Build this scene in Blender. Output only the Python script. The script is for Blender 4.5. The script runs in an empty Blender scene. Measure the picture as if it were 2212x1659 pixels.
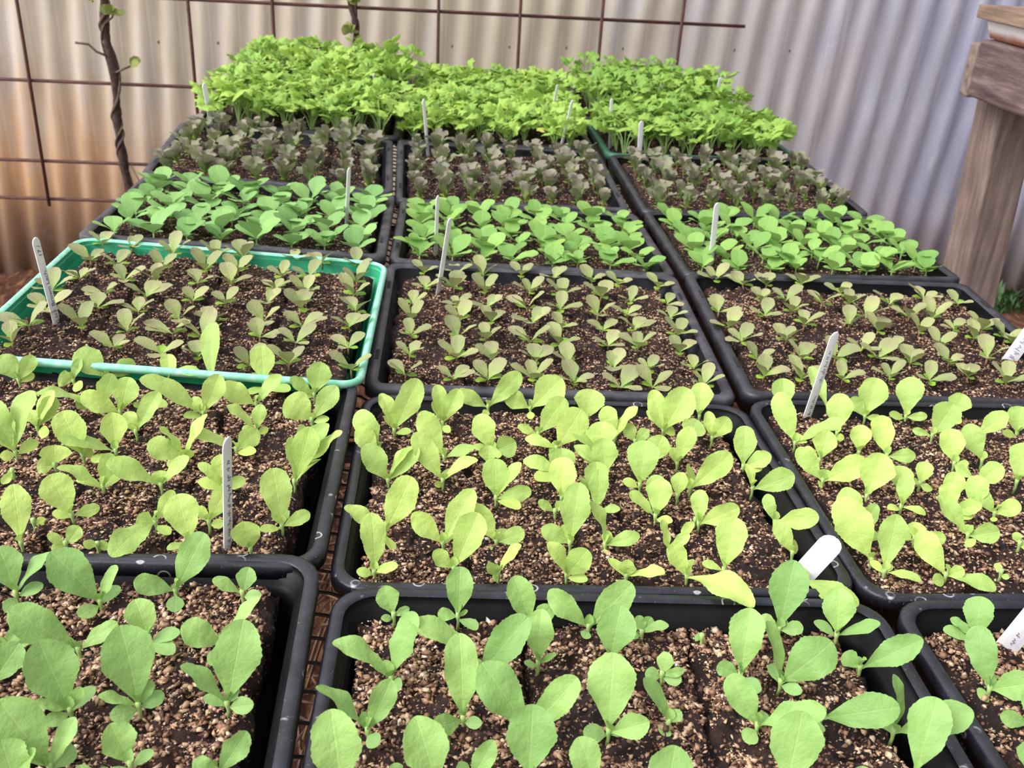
import bpy, math
import numpy as np
from math import sin, cos, pi, radians as R_
from mathutils import Vector, Matrix

# ------------------------------------------------------------------ camera, light, exposure
sc = bpy.context.scene
COL = sc.collection
cam_data = bpy.data.cameras.new('camera')
cam = bpy.data.objects.new('camera', cam_data); COL.objects.link(cam)
cam_data.sensor_width = 36.0
cam_data.lens = 36.0 * 2109.06 / 2212.0
cam_data.clip_start = 0.02
cr = Vector((0.99645, -0.06499, 0.05352)).normalized()
cf = Vector((0.08213, 0.89006, -0.44838)).normalized()
cu = cr.cross(cf).normalized(); cr = cf.cross(cu)
mat = Matrix((cr, cu, -cf)).transposed().to_4x4()
mat.translation = Vector((-0.05552, -0.46109, 0.38786))
cam.matrix_world = mat
cam_data.dof.use_dof = True
cam_data.dof.focus_distance = 0.66
cam_data.dof.aperture_fstop = 20.0
sc.camera = cam

sc.view_settings.view_transform = 'Standard'
sc.view_settings.look = 'None'
sc.view_settings.gamma = 1.0
sc.view_settings.use_curve_mapping = False
sc.view_settings.exposure = 0.75

w = bpy.data.worlds.new('world'); sc.world = w; w.use_nodes = True
wn = w.node_tree.nodes; wl = w.node_tree.links; wn.clear()
wo = wn.new('ShaderNodeOutputWorld'); bg = wn.new('ShaderNodeBackground')
tc = wn.new('ShaderNodeTexCoord'); sp = wn.new('ShaderNodeSeparateXYZ'); rp = wn.new('ShaderNodeValToRGB')
wl.new(tc.outputs['Generated'], sp.inputs[0]); wl.new(sp.outputs['Z'], rp.inputs[0])
rp.color_ramp.elements[0].position = 0.0; rp.color_ramp.elements[0].color = (0.55, 0.52, 0.55, 1)
rp.color_ramp.elements[1].position = 0.75; rp.color_ramp.elements[1].color = (1.0, 0.985, 1.015, 1)
e = rp.color_ramp.elements.new(0.2); e.color = (0.90, 0.885, 0.915, 1)
mx_ = wn.new('ShaderNodeMath'); mx_.operation = 'MULTIPLY_ADD'; wl.new(sp.outputs['X'], mx_.inputs[0]); mx_.inputs[1].default_value = -0.92; mx_.inputs[2].default_value = 1.0
wl.new(rp.outputs[0], bg.inputs[0]); wl.new(mx_.outputs[0], bg.inputs[1]); wl.new(bg.outputs[0], wo.inputs[0])

sun = bpy.data.lights.new('sun', 'SUN'); sun.energy = 1.9; sun.angle = R_(35); sun.color = (1.0, 0.98, 0.95)
so = bpy.data.objects.new('sun', sun); COL.objects.link(so)
so.rotation_euler = Vector((0.80, 0.30, -0.85)).to_track_quat('-Z', 'Y').to_euler()

RNG = np.random.default_rng(7)

# ------------------------------------------------------------------ helpers
def lin(r, g, b):
    f = lambda c: ((c/255.0)/12.92 if c/255.0 <= 0.04045 else ((c/255.0+0.055)/1.055)**2.4)
    return (f(r), f(g), f(b), 1.0)

class MB:
    def __init__(s): s.v = []; s.f = []; s.m = []; s.n = 0
    def add(s, v, f, m=0):
        v = [tuple(map(float, p)) for p in v]
        s.v += v; s.f += [tuple(int(i)+s.n for i in q) for q in f]; s.m += [m]*len(f); s.n += len(v); return s
    def box(s, lo, hi, m=0, M=None, jit=0):
        x0, y0, z0 = lo; x1, y1, z1 = hi
        v = [(x0,y0,z0),(x1,y0,z0),(x1,y1,z0),(x0,y1,z0),(x0,y0,z1),(x1,y0,z1),(x1,y1,z1),(x0,y1,z1)]
        if M is not None: v = [tuple(M @ Vector(p)) for p in v]
        return s.add(v, [(0,3,2,1),(4,5,6,7),(0,1,5,4),(1,2,6,5),(2,3,7,6),(3,0,4,7)], m)
    def tube(s, pts, r, seg=8, m=0):
        pts = [Vector(p) for p in pts]; n = len(pts)
        rr = r if hasattr(r, '__len__') else [r]*n
        v = []; up = Vector((0.13, 0.31, 0.94)).normalized()
        for i, p in enumerate(pts):
            d = (pts[min(i+1, n-1)] - pts[max(i-1, 0)]).normalized()
            a = d.cross(up)
            if a.length < 0.05: a = d.cross(Vector((1, 0, 0)))
            a.normalize(); b = a.cross(d)
            for k in range(seg):
                t = 2*pi*k/seg; v.append(p + (a*cos(t)+b*sin(t))*rr[i])
        f = [(i*seg+k, i*seg+(k+1)%seg, (i+1)*seg+(k+1)%seg, (i+1)*seg+k) for i in range(n-1) for k in range(seg)]
        f += [tuple(range(seg))[::-1], tuple((n-1)*seg+k for k in range(seg))]
        return s.add(v, f, m)
    def mesh(s, name, mats, smooth=False):
        me = bpy.data.meshes.new(name); me.from_pydata(s.v, [], s.f)
        for m in (mats if isinstance(mats, (list, tuple)) else [mats]): me.materials.append(m)
        if any(s.m): me.polygons.foreach_set('material_index', s.m)
        if smooth: me.polygons.foreach_set('use_smooth', [True]*len(s.f))
        me.update(); return me
    def build(s, name, mats, parent=None, smooth=False, bevel=0):
        o = obj(name, s.mesh(name, mats, smooth), parent)
        if bevel:
            b = o.modifiers.new('bevel', 'BEVEL'); b.width = bevel; b.segments = 2; b.limit_method = 'ANGLE'
        return o

def obj(name, me, parent=None):
    o = bpy.data.objects.new(name, me); COL.objects.link(o)
    if parent is not None: o.parent = parent
    return o
def empty(name, loc=(0,0,0), rot=None):
    o = bpy.data.objects.new(name, None); COL.objects.link(o); o.empty_display_size = .01
    o.location = loc
    if rot is not None: o.rotation_euler = rot
    return o
def tag(o, label=None, cat=None, group=None, kind=None):
    if label: o['label'] = label
    if cat: o['category'] = cat
    if group: o['group'] = group
    if kind: o['kind'] = kind
    return o

# ------------------------------------------------------------------ material helpers
def newmat(name):
    m = bpy.data.materials.new(name); m.use_nodes = True
    nt = m.node_tree; nt.nodes.clear()
    out = nt.nodes.new('ShaderNodeOutputMaterial')
    return m, nt, out
class N:
    def __init__(s, nt): s.nt = nt
    def n(s, t, **k):
        x = s.nt.nodes.new(t)
        for a, b in k.items(): setattr(x, a, b)
        return x
    def l(s, a, b): s.nt.links.new(a, b)
    def noise(s, vec, scale, detail=4, rough=.55):
        x = s.n('ShaderNodeTexNoise'); x.inputs['Scale'].default_value = scale
        x.inputs['Detail'].default_value = detail; x.inputs['Roughness'].default_value = rough
        if vec is not None: s.l(vec, x.inputs['Vector'])
        return x.outputs['Fac']
    def ramp(s, fac, stops):
        x = s.n('ShaderNodeValToRGB'); cr_ = x.color_ramp
        while len(cr_.elements) < len(stops): cr_.elements.new(.5)
        for e_, (p, c) in zip(cr_.elements, stops):
            e_.position = p; e_.color = c if hasattr(c, '__len__') else (c, c, c, 1)
        s.l(fac, x.inputs[0]); return x.outputs[0]
    def mix(s, fac, a, b, mode='MIX'):
        x = s.n('ShaderNodeMix', data_type='RGBA', blend_type=mode)
        if hasattr(fac, 'links'): s.l(fac, x.inputs[0])
        else: x.inputs[0].default_value = fac
        for q, i in ((a, 6), (b, 7)):
            if hasattr(q, 'links'): s.l(q, x.inputs[i])
            else: x.inputs[i].default_value = q
        return x.outputs[2]
    def math(s, op, a, b=0.0, c=None):
        x = s.n('ShaderNodeMath', operation=op)
        for i, q in enumerate((a, b) if c is None else (a, b, c)):
            if hasattr(q, 'links'): s.l(q, x.inputs[i])
            else: x.inputs[i].default_value = q
        return x.outputs[0]
    def mapping(s, vec, scale=(1,1,1), loc=(0,0,0), rot=(0,0,0)):
        x = s.n('ShaderNodeMapping'); s.l(vec, x.inputs[0])
        x.inputs['Scale'].default_value = scale; x.inputs['Location'].default_value = loc; x.inputs['Rotation'].default_value = rot
        return x.outputs[0]
    def bump(s, h, strength=.3, dist=.001):
        x = s.n('ShaderNodeBump'); x.inputs['Strength'].default_value = strength; x.inputs['Distance'].default_value = dist
        s.l(h, x.inputs['Height']); return x.outputs[0]
    def bsdf(s, col, rough=.6, metal=0, normal=None, spec=.5):
        x = s.n('ShaderNodeBsdfPrincipled')
        if hasattr(col, 'links'): s.l(col, x.inputs['Base Color'])
        else: x.inputs['Base Color'].default_value = col
        if hasattr(rough, 'links'): s.l(rough, x.inputs['Roughness'])
        else: x.inputs['Roughness'].default_value = rough
        if hasattr(metal, 'links'): s.l(metal, x.inputs['Metallic'])
        else: x.inputs['Metallic'].default_value = metal
        x.inputs['Specular IOR Level'].default_value = spec
        if normal is not None: s.l(normal, x.inputs['Normal'])
        return x.outputs[0]

def leaf_mat(name, base, alt, vein, alt_amt=.5, trans=.3, rough=.5, tipcol=None, scale=90, spec=.35):
    """base colour, mottled with alt; midrib and side veins from the leaf's own UV (u across 0..1, v along)"""
    m, nt, out = newmat(name); q = N(nt)
    uv = q.n('ShaderNodeUVMap').outputs[0]; sp_ = q.n('ShaderNodeSeparateXYZ'); q.l(uv, sp_.inputs[0])
    oi = q.n('ShaderNodeObjectInfo'); geo = q.n('ShaderNodeNewGeometry')
    tco = q.n('ShaderNodeTexCoord').outputs['Object']
    nz = q.noise(tco, scale, 3)
    c = q.mix(q.ramp(nz, [(.35, 0), (.7, alt_amt)]), base, alt)
    if tipcol is not None:
        nz2 = q.noise(tco, scale*.5, 2)
        f = q.math('MULTIPLY', q.ramp(sp_.outputs[1], [(.15, 0), (.75, 1)]), q.ramp(nz2, [(.3, .45), (.65, 1)]))
        c = q.mix(f, c, tipcol)
    au = q.math('ABSOLUTE', q.math('SUBTRACT', sp_.outputs[0], .5))
    midrib = q.ramp(au, [(.002, .5), (.03, 0)])
    fr = q.math('FRACT', q.math('MULTIPLY', q.math('SUBTRACT', sp_.outputs[1], q.math('MULTIPLY', au, .55)), 6.0))
    side = q.ramp(q.math('ABSOLUTE', q.math('SUBTRACT', fr, .5)), [(.0, .12), (.07, 0)])
    vf = q.math('MAXIMUM', q.math('MULTIPLY', midrib, .75), side)
    c = q.mix(vf, c, vein)
    h = q.n('ShaderNodeHueSaturation'); q.l(c, h.inputs['Color'])
    q.l(q.math('ADD', q.math('MULTIPLY', oi.outputs['Random'], .30), .85), h.inputs['Value'])
    q.l(q.math('ADD', q.math('MULTIPLY', oi.outputs['Random'], -.018), .509), h.inputs['Hue'])
    c = h.outputs[0]
    fine = q.noise(tco, scale*9, 2)
    mid_ = q.noise(tco, scale*3.2, 3)
    bh = q.math('ADD', q.math('ADD', q.math('MULTIPLY', fine, .35), q.math('MULTIPLY', mid_, 1.4)), q.math('MULTIPLY', vf, -.7))
    nm = q.bump(bh, .5, .0009)
    b = q.bsdf(c, rough, 0, nm, spec)
    t = q.n('ShaderNodeBsdfTranslucent'); q.l(q.mix(.35, c, vein), t.inputs[0])
    mx = q.n('ShaderNodeMixShader'); mx.inputs[0].default_value = trans
    q.l(b, mx.inputs[1]); q.l(t.outputs[0], mx.inputs[2]); q.l(mx.outputs[0], out.inputs[0])
    return m

def plastic(name, col, dust, dust_amt=.5, rough=.4, rings=False, scale=60):
    m, nt, out = newmat(name); q = N(nt)
    tco = q.n('ShaderNodeTexCoord').outputs['Object']
    d = q.ramp(q.noise(tco, scale, 6, .65), [(.42, 0), (.75, dust_amt)])
    c = q.mix(d, col, dust)
    geo = q.n('ShaderNodeNewGeometry')
    if rings:
        v = q.n('ShaderNodeTexVoronoi'); v.inputs['Scale'].default_value = 68; q.l(tco, v.inputs['Vector'])
        r = q.ramp(q.math('ABSOLUTE', q.math('SUBTRACT', v.outputs['Distance'], .27)), [(.012, 1), (.045, 0)])
        msk = q.ramp(q.noise(tco, 45, 3), [(.50, 0), (.60, .75)])
        c = q.mix(q.math('MULTIPLY', r, msk), c, lin(185, 182, 190))
        sp_ = q.ramp(q.noise(tco, 700, 2), [(.68, 0), (.76, .5)])
        c = q.mix(sp_, c, lin(150, 148, 155))
    nm = q.bump(q.noise(tco, scale*8, 3), .12, .0008)
    q.l(q.bsdf(c, rough, 0, nm, .2 if 'sides' in name else .45), out.inputs[0]); return m

def simple(name, col, rough=.6, metal=0, alt=None, scale=40, bump=0, spec=.5):
    m, nt, out = newmat(name); q = N(nt)
    tco = q.n('ShaderNodeTexCoord').outputs['Object']
    nz = q.noise(tco, scale, 5)
    c = q.mix(q.ramp(nz, [(.35, 0), (.65, 1)]), col, alt) if alt else col
    nm = q.bump(nz, bump, .002) if bump else None
    q.l(q.bsdf(c, rough, metal, nm, spec), out.inputs[0]); return m

M = {}
M['leaf_green'] = leaf_mat('leaf_green', lin(148,187,104), lin(132,174,98), lin(176,202,128), trans=.28)
M['leaf_lime'] = leaf_mat('leaf_lime', lin(183,211,114), lin(164,197,103), lin(206,222,138), trans=.32)
M['cot_green'] = leaf_mat('cotyledon_green', lin(150,190,112), lin(140,182,104), lin(165,200,125), alt_amt=.3)
M['cot_lime'] = leaf_mat('cotyledon_lime', lin(186,212,112), lin(176,206,100), lin(198,220,130), alt_amt=.3)
M['leaf_bronze'] = leaf_mat('leaf_bronze', lin(154,176,100), lin(142,164,98), lin(174,172,112), trans=.22, tipcol=lin(152,146,112), scale=160)
M['cot_bronze'] = leaf_mat('cotyledon_bronze', lin(142,182,62), lin(130,172,62), lin(160,192,80), trans=.25)
M['leaf_blue'] = leaf_mat('leaf_cool_green', lin(132,176,100), lin(118,166,92), lin(158,194,120), trans=.25, scale=120)
M['leaf_round'] = leaf_mat('leaf_bright_green', lin(136,177,90), lin(120,166,84), lin(168,206,112), trans=.28, scale=120)
M['leaf_oak'] = leaf_mat('leaf_purple_bronze', lin(128,156,76), lin(116,142,80), lin(144,156,96), trans=.25, tipcol=lin(132,118,116), scale=140)
M['leaf_herb'] = leaf_mat('leaf_herb_green', lin(156,190,84), lin(138,178,80), lin(180,206,110), alt_amt=.8, trans=.3, scale=60)
M['leaf_herb_dark'] = leaf_mat('leaf_herb_deep_green', lin(138,174,74), lin(122,162,70), lin(164,192,98), alt_amt=.8, trans=.3, scale=60)
M['leaf_yellow'] = leaf_mat('leaf_yellow', lin(190,198,92), lin(196,184,96), lin(206,210,110), trans=.3)
M['stem'] = simple('stem_green', lin(165,195,120), .5, alt=lin(150,180,100), scale=200)
M['stem_red'] = simple('stem_reddish', lin(150,130,80), .5, alt=lin(150,100,70), scale=200)
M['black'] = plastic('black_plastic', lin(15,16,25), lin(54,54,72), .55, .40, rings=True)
M['black_shaded_wall'] = plastic('black_plastic_shaded_sides', lin(7,7,10), lin(24,24,30), .4, .45)  # the rim's black plastic, darkened to paint in the shade inside the tray
M['grey_shaded_wall'] = plastic('dusty_black_plastic_shaded_sides', lin(22,22,27), lin(60,58,66), .7, .55, scale=40)  # dusty rim plastic again, shade below the rim put into its colour
M['green_dull'] = plastic('dull_green_plastic', lin(44,96,80), lin(90,130,112), .6, .45)
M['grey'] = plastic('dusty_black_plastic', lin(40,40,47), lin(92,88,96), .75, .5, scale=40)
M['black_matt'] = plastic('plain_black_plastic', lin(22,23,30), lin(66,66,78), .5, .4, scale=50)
M['green'] = plastic('green_plastic', lin(34,152,108), lin(100,190,158), .3, .35, scale=35)
M['green_rim'] = plastic('scuffed_green_plastic', lin(126,206,174), lin(190,226,212), .8, .45, scale=120)
M['slot_shade'] = simple('painted_slot_shade', lin(8,8,10), .8)
M['white'] = simple('white_plastic', lin(248,247,252), .35, alt=lin(240,238,248), scale=60)
M['ink'] = simple('ink', lin(86,84,110), .6)
M['rebar'] = simple('rusty_steel', lin(92,56,46), .75, 0.1, alt=lin(70,42,38), scale=60, bump=.3)
M['bark'] = simple('vine_bark', lin(80,60,52), .85, alt=lin(44,32,30), scale=70, bump=.7)
M['twig'] = simple('pale_twig', lin(112,90,78), .8, alt=lin(66,50,44), scale=90, bump=.4)
M['wire'] = simple('black_wire', lin(22,20,22), .5, .2, alt=lin(52,36,32), scale=60)
M['screw'] = simple('screw_metal', lin(120,112,122), .5, .6)

def soil_mat():
    m, nt, out = newmat('potting_mix'); q = N(nt)
    tco = q.n('ShaderNodeTexCoord').outputs['Object']
    n1 = q.noise(tco, 55, 6, .7); n2 = q.noise(tco, 420, 5, .7)
    c = q.ramp(n1, [(.3, lin(22,15,15)), (.5, lin(44,29,27)), (.7, lin(78,50,41))])
    c = q.mix(q.ramp(n2, [(.35, 0), (.65, .75)]), c, lin(22,14,14))
    v = q.n('ShaderNodeTexVoronoi'); v.inputs['Scale'].default_value = 420; q.l(tco, v.inputs['Vector'])
    spx = q.n('ShaderNodeSeparateXYZ'); q.l(v.outputs['Color'], spx.inputs[0])
    chip = q.math('MULTIPLY', q.ramp(spx.outputs[0], [(.66, 0), (.70, 1)]), q.ramp(v.outputs['Distance'], [(.38, 1), (.5, 0)]))
    c = q.mix(chip, c, q.mix(spx.outputs[1], lin(150,112,90), lin(104,70,56)))
    h = q.math('ADD', q.math('MULTIPLY', n2, .6), q.math('MULTIPLY', chip, .5))
    q.l(q.bsdf(c, .8, 0, q.bump(h, .9, .003), .3), out.inputs[0]); return m
M['soil'] = soil_mat()
def chips_mat():
    m, nt, out = newmat('vermiculite'); q = N(nt)
    at = q.n('ShaderNodeAttribute'); at.attribute_name = 'tint'
    tco = q.n('ShaderNodeTexCoord').outputs['Object']
    c = q.ramp(at.outputs['Fac'], [(0, lin(52,32,28)), (.25, lin(96,64,50)), (.45, lin(150,114,88)), (.72, lin(194,158,126)), (.92, lin(216,190,160)), (1, lin(236,220,208))])
    n1 = q.noise(tco, 900, 3)
    c = q.mix(q.ramp(n1, [(.4, 0), (.7, .45)]), c, lin(90,62,50))
    q.l(q.bsdf(c, .55, 0, q.bump(n1, .5, .0008), .45), out.inputs[0]); return m
M['chips'] = chips_mat()

def wall_mat():
    m, nt, out = newmat('corrugated_iron'); q = N(nt)
    tco = q.n('ShaderNodeTexCoord').outputs['Object']
    sp_ = q.n('ShaderNodeSeparateXYZ'); q.l(tco, sp_.inputs[0]); X, Z = sp_.outputs[0], sp_.outputs[2]
    sh = q.n('ShaderNodeCombineXYZ')
    q.l(q.math('SUBTRACT', X, q.math('MULTIPLY', Z, .077)), sh.inputs[0]); q.l(Z, sh.inputs[2])
    v = sh.outputs[0]
    streak = q.noise(q.mapping(v, (1, 1, .12)), 26, 4, .6)
    streak2 = q.noise(q.mapping(v, (1, 1, .25), (3, 0, 1)), 9, 4, .6)
    blot = q.noise(q.mapping(v, (1, 1, .6), (7, 0, 2)), 3.2, 5, .6)
    zinc = q.ramp(streak, [(.3, lin(156,158,182)), (.5, lin(170,171,192)), (.7, lin(190,191,206))])
    tan = q.ramp(streak2, [(.3, lin(190,178,158)), (.5, lin(220,206,180)), (.72, lin(218,212,204))])
    # the tan oxide covers the sheets left of x ~ .75 m, thinning to bare zinc on the right
    wob = q.math('ADD', X, q.math('MULTIPLY', q.math('SUBTRACT', streak2, .5), 1.3))
    cover = q.ramp(q.math('ADD', q.math('MULTIPLY', wob, -.35), .80), [(.3, 0), (.72, .9)])
    c = q.mix(cover, zinc, tan)
    # orange rust low on the left
    g = q.math('ADD', q.math('MULTIPLY', q.math('ADD', X, 1.5), -.55), q.math('MULTIPLY', Z, -1.5))
    g = q.math('ADD', g, q.math('MULTIPLY', q.math('SUBTRACT', blot, .5), 1.1))
    g = q.math('ADD', g, q.math('MULTIPLY', q.math('SUBTRACT', streak, .5), .9))
    rust = q.ramp(g, [(-.0, 0), (.35, .85)])
    # ramp only handles 0..1, so shift
    g2 = q.math('ADD', q.math('MULTIPLY', g, .5), .42)
    rust = q.ramp(g2, [(.34, 0), (.60, .85)])
    rc = q.ramp(streak2, [(.35, lin(206,158,112)), (.55, lin(226,178,126)), (.75, lin(206,182,158))])
    c = q.mix(rust, c, rc)
    # brown dirt splash near the ground
    dz = q.math('ADD', q.math('MULTIPLY', Z, -2.4), q.math('MULTIPLY', q.math('SUBTRACT', streak, .5), .9))
    dirt = q.ramp(q.math('SUBTRACT', dz, .5), [(.25, 0), (.8, .65)])
    c = q.mix(dirt, c, lin(158,140,128))
    chalk = q.ramp(q.noise(q.mapping(v, (1, 1, .3), (11, 0, 5)), 17, 5, .7), [(.60, 0), (.68, .55)])
    c = q.mix(chalk, c, lin(206,204,216))
    nm = q.bump(streak, .1, .002)
    q.l(q.bsdf(c, .42, .40, nm, .4), out.inputs[0]); return m
M['wall'] = wall_mat()

def wood_mat(name, a, b, c_, axis_scale):
    m, nt, out = newmat(name); q = N(nt)
    tco = q.n('ShaderNodeTexCoord').outputs['Object']
    g = q.noise(q.mapping(tco, axis_scale), 60, 6, .65); g2 = q.noise(tco, 9, 3)
    c = q.ramp(g, [(.3, a), (.5, b), (.72, c_)])
    c = q.mix(q.ramp(g2, [(.4, 0), (.7, .45)]), c, a)
    q.l(q.bsdf(c, .85, 0, q.bump(g, .7, .004), .25), out.inputs[0]); return m
M['wood_y'] = wood_mat('weathered_timber', lin(64,48,50), lin(100,82,82), lin(142,124,120), (1, .10, 1))
M['wood_x'] = wood_mat('weathered_endgrain', lin(92,76,70), lin(124,108,100), lin(146,130,120), (.15, 1, 1))
M['wood_z'] = wood_mat('weathered_post', lin(94,78,76), lin(134,116,108), lin(164,148,136), (1, 1, .08))
M['plank'] = wood_mat('plank_wood', lin(96,78,66), lin(136,114,98), lin(166,142,122), (1, .1, 1))

def rusttray():
    m, nt, out = newmat('rust_stained_enamel'); q = N(nt)
    tco = q.n('ShaderNodeTexCoord').outputs['Object']; sp_ = q.n('ShaderNodeSeparateXYZ'); q.l(tco, sp_.inputs[0])
    g = q.math('ADD', q.math('MULTIPLY', sp_.outputs[2], -26), q.math('MULTIPLY', q.noise(tco, 30, 4), .6))
    f = q.ramp(q.math('ADD', g, .42), [(.30, 0), (.62, .9)])
    q.l(q.bsdf(q.mix(f, lin(226,218,222), lin(186,112,62)), .4, 0, None, .5), out.inputs[0]); return m
M['enamel'] = rusttray()
def ground_mat():
    m, nt, out = newmat('bare_earth_and_straw'); q = N(nt)
    tco = q.n('ShaderNodeTexCoord').outputs['Object']
    n1 = q.noise(tco, 12, 8, .7); n2 = q.noise(q.mapping(tco, (1, .2, 1), rot=(0, 0, .6)), 90, 4)
    c = q.ramp(n1, [(.3, lin(56,34,28)), (.55, lin(88,54,42)), (.75, lin(112,80,60))])
    c = q.mix(q.ramp(n2, [(.5, 0), (.7, .6)]), c, lin(170,130,92))
    q.l(q.bsdf(c, .95, 0, q.bump(n1, 1, .02), .2), out.inputs[0]); return m
M['ground'] = ground_mat()
M['weed'] = simple('weed_green', lin(46,74,40), .7, alt=lin(70,100,50), scale=50)
M['straw'] = simple('dry_straw', lin(112,80,58), .8, alt=lin(66,44,32), scale=30)

# ------------------------------------------------------------------ leaves
def half_profile(kind, t, rs):
    if kind == 'obovate': t0, p, lo = .66, 1.5, .10
    elif kind == 'spoon': t0, p, lo = .60, 0, .12
    else: t0, p, lo = .70, 1.1, .13
    up = np.sqrt(np.clip(1-((t-t0)/(1-t0))**2, 0, 1))
    if kind == 'spoon': dn = np.sqrt(np.clip(1-((t0-t)/(t0-.20))**2, 0, 1))
    else: dn = np.sin(pi/2*np.clip(t/t0, 0, 1))**p
    h = np.where(t > t0, up, np.maximum(dn, lo))
    if kind == 'oak': h = h*(1+.26*np.sin(t*26+rs)*np.clip(t*2.5, 0, 1))
    return h

def leaf_arrays(L, W, kind='obovate', bow=.08, cup=.10, wave=.03, rs=0.0, nu=14, nv=9, twist=0.0, tipcurl=0.0, serr=0.0):
    t0 = .6; na = max(4, int(nu*.5))
    t = np.concatenate([np.linspace(0, t0, nu-na+1)[:-1], t0+(1-t0)*np.sin(np.linspace(0, pi/2, na))])
    u = np.linspace(-1, 1, nv)
    h = half_profile(kind, t, rs)*W*.5
    T, U = np.meshgrid(t, u, indexing='ij'); Hh = np.repeat(h[:, None], nv, 1)
    edge = np.abs(U)**6
    x = U*Hh*(1 + serr*edge*np.clip((T-.25)*4, 0, 1)*(((T*15+rs) % 1.0)*1.4-.7) + (.06*np.sin(T*9+rs*2+U)*np.sign(U)+.03*np.sin(T*21+rs*5)*edge)*np.clip(T*2, 0, 1))
    # blade tips wrap round: side points fall back a little along the leaf
    y = T*L
    z = bow*L*4*T*(1-T) - tipcurl*L*np.clip((T-.55)/.45, 0, 1)**2
    z = z + cup*np.abs(U)**1.6*Hh*1.2 + wave*L*np.sin(T*11+rs+1.6*np.sign(U))*(np.abs(U)**2)*np.clip(T*2, 0, 1)*np.clip((1-T)*6, 0, 1)
    if serr: z = z + .0045*L*np.sin(T*19+U*7+rs)*np.cos(U*9-T*8+rs)*np.clip(T*2, 0, 1)
    z = z - .05*np.exp(-(U/.12)**2)*np.minimum(Hh, W*.3)*1.0
    if twist:
        a = twist*T; x, z = x*np.cos(a)-(z)*np.sin(a)*.6, z+x*np.sin(a)
    V = np.stack([x, y, z], -1).reshape(-1, 3)
    nU = len(t); idx = np.arange(nU*nv).reshape(nU, nv)
    F = np.stack([idx[:-1, :-1], idx[:-1, 1:], idx[1:, 1:], idx[1:, :-1]], -1).reshape(-1, 4)
    UV = np.stack([(U*.5*np.clip(Hh/(W*.5+1e-9), .2, 1)+.5), T], -1).reshape(-1, 2)
    return V, F, UV

def np_mesh(name, V, F, mats, UV=None, smooth=True, mi=None):
    me = bpy.data.meshes.new(name); k = F.shape[1]
    me.vertices.add(len(V)); me.vertices.foreach_set('co', np.asarray(V, dtype=np.float32).ravel())
    me.loops.add(F.size); me.loops.foreach_set('vertex_index', F.astype(np.int32).ravel())
    me.polygons.add(len(F)); me.polygons.foreach_set('loop_start', np.arange(0, F.size, k, dtype=np.int32))
    me.polygons.foreach_set('loop_total', np.full(len(F), k, dtype=np.int32))
    if smooth: me.polygons.foreach_set('use_smooth', np.ones(len(F), dtype=bool))
    for m_ in (mats if isinstance(mats, (list, tuple)) else [mats]): me.materials.append(m_)
    if mi is not None: me.polygons.foreach_set('material_index', np.asarray(mi, dtype=np.int32))
    if UV is not None:
        ul = me.uv_layers.new(name='UVMap'); ul.data.foreach_set('uv', np.asarray(UV, dtype=np.float32)[F.ravel()].ravel())
    me.update(calc_edges=True); return me

def orient(V, tip, n):
    y = np.array(tip, float); y /= np.linalg.norm(y); n = np.array(n, float); n = n-(n@y)*y
    if np.linalg.norm(n) < 1e-4: n = np.cross(y, [1, 0, 0])
    n /= np.linalg.norm(n); x = np.cross(y, n)
    return V @ np.stack([x, y, n])

class LeafBunch:
    """several leaves in one mesh, for plants too small in the photo to show their parts"""
    def __init__(s): s.V=[]; s.F=[]; s.U=[]; s.m=[]; s.n=0
    def add(s, V, F, U, m=0):
        s.V.append(V); s.F.append(F+s.n); s.U.append(U); s.m += [m]*len(F); s.n += len(V)
    def tube(s, pts, r, m, seg=5):
        b = MB(); b.tube(pts, r, seg)
        V = np.array(b.v); F = np.array([f for f in b.f if len(f) == 4]); s.add(V, F, np.zeros((len(V), 2)), m)
    def mesh(s, name, mats): return np_mesh(name, np.concatenate(s.V), np.concatenate(s.F), mats, np.concatenate(s.U), True, s.m)

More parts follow.
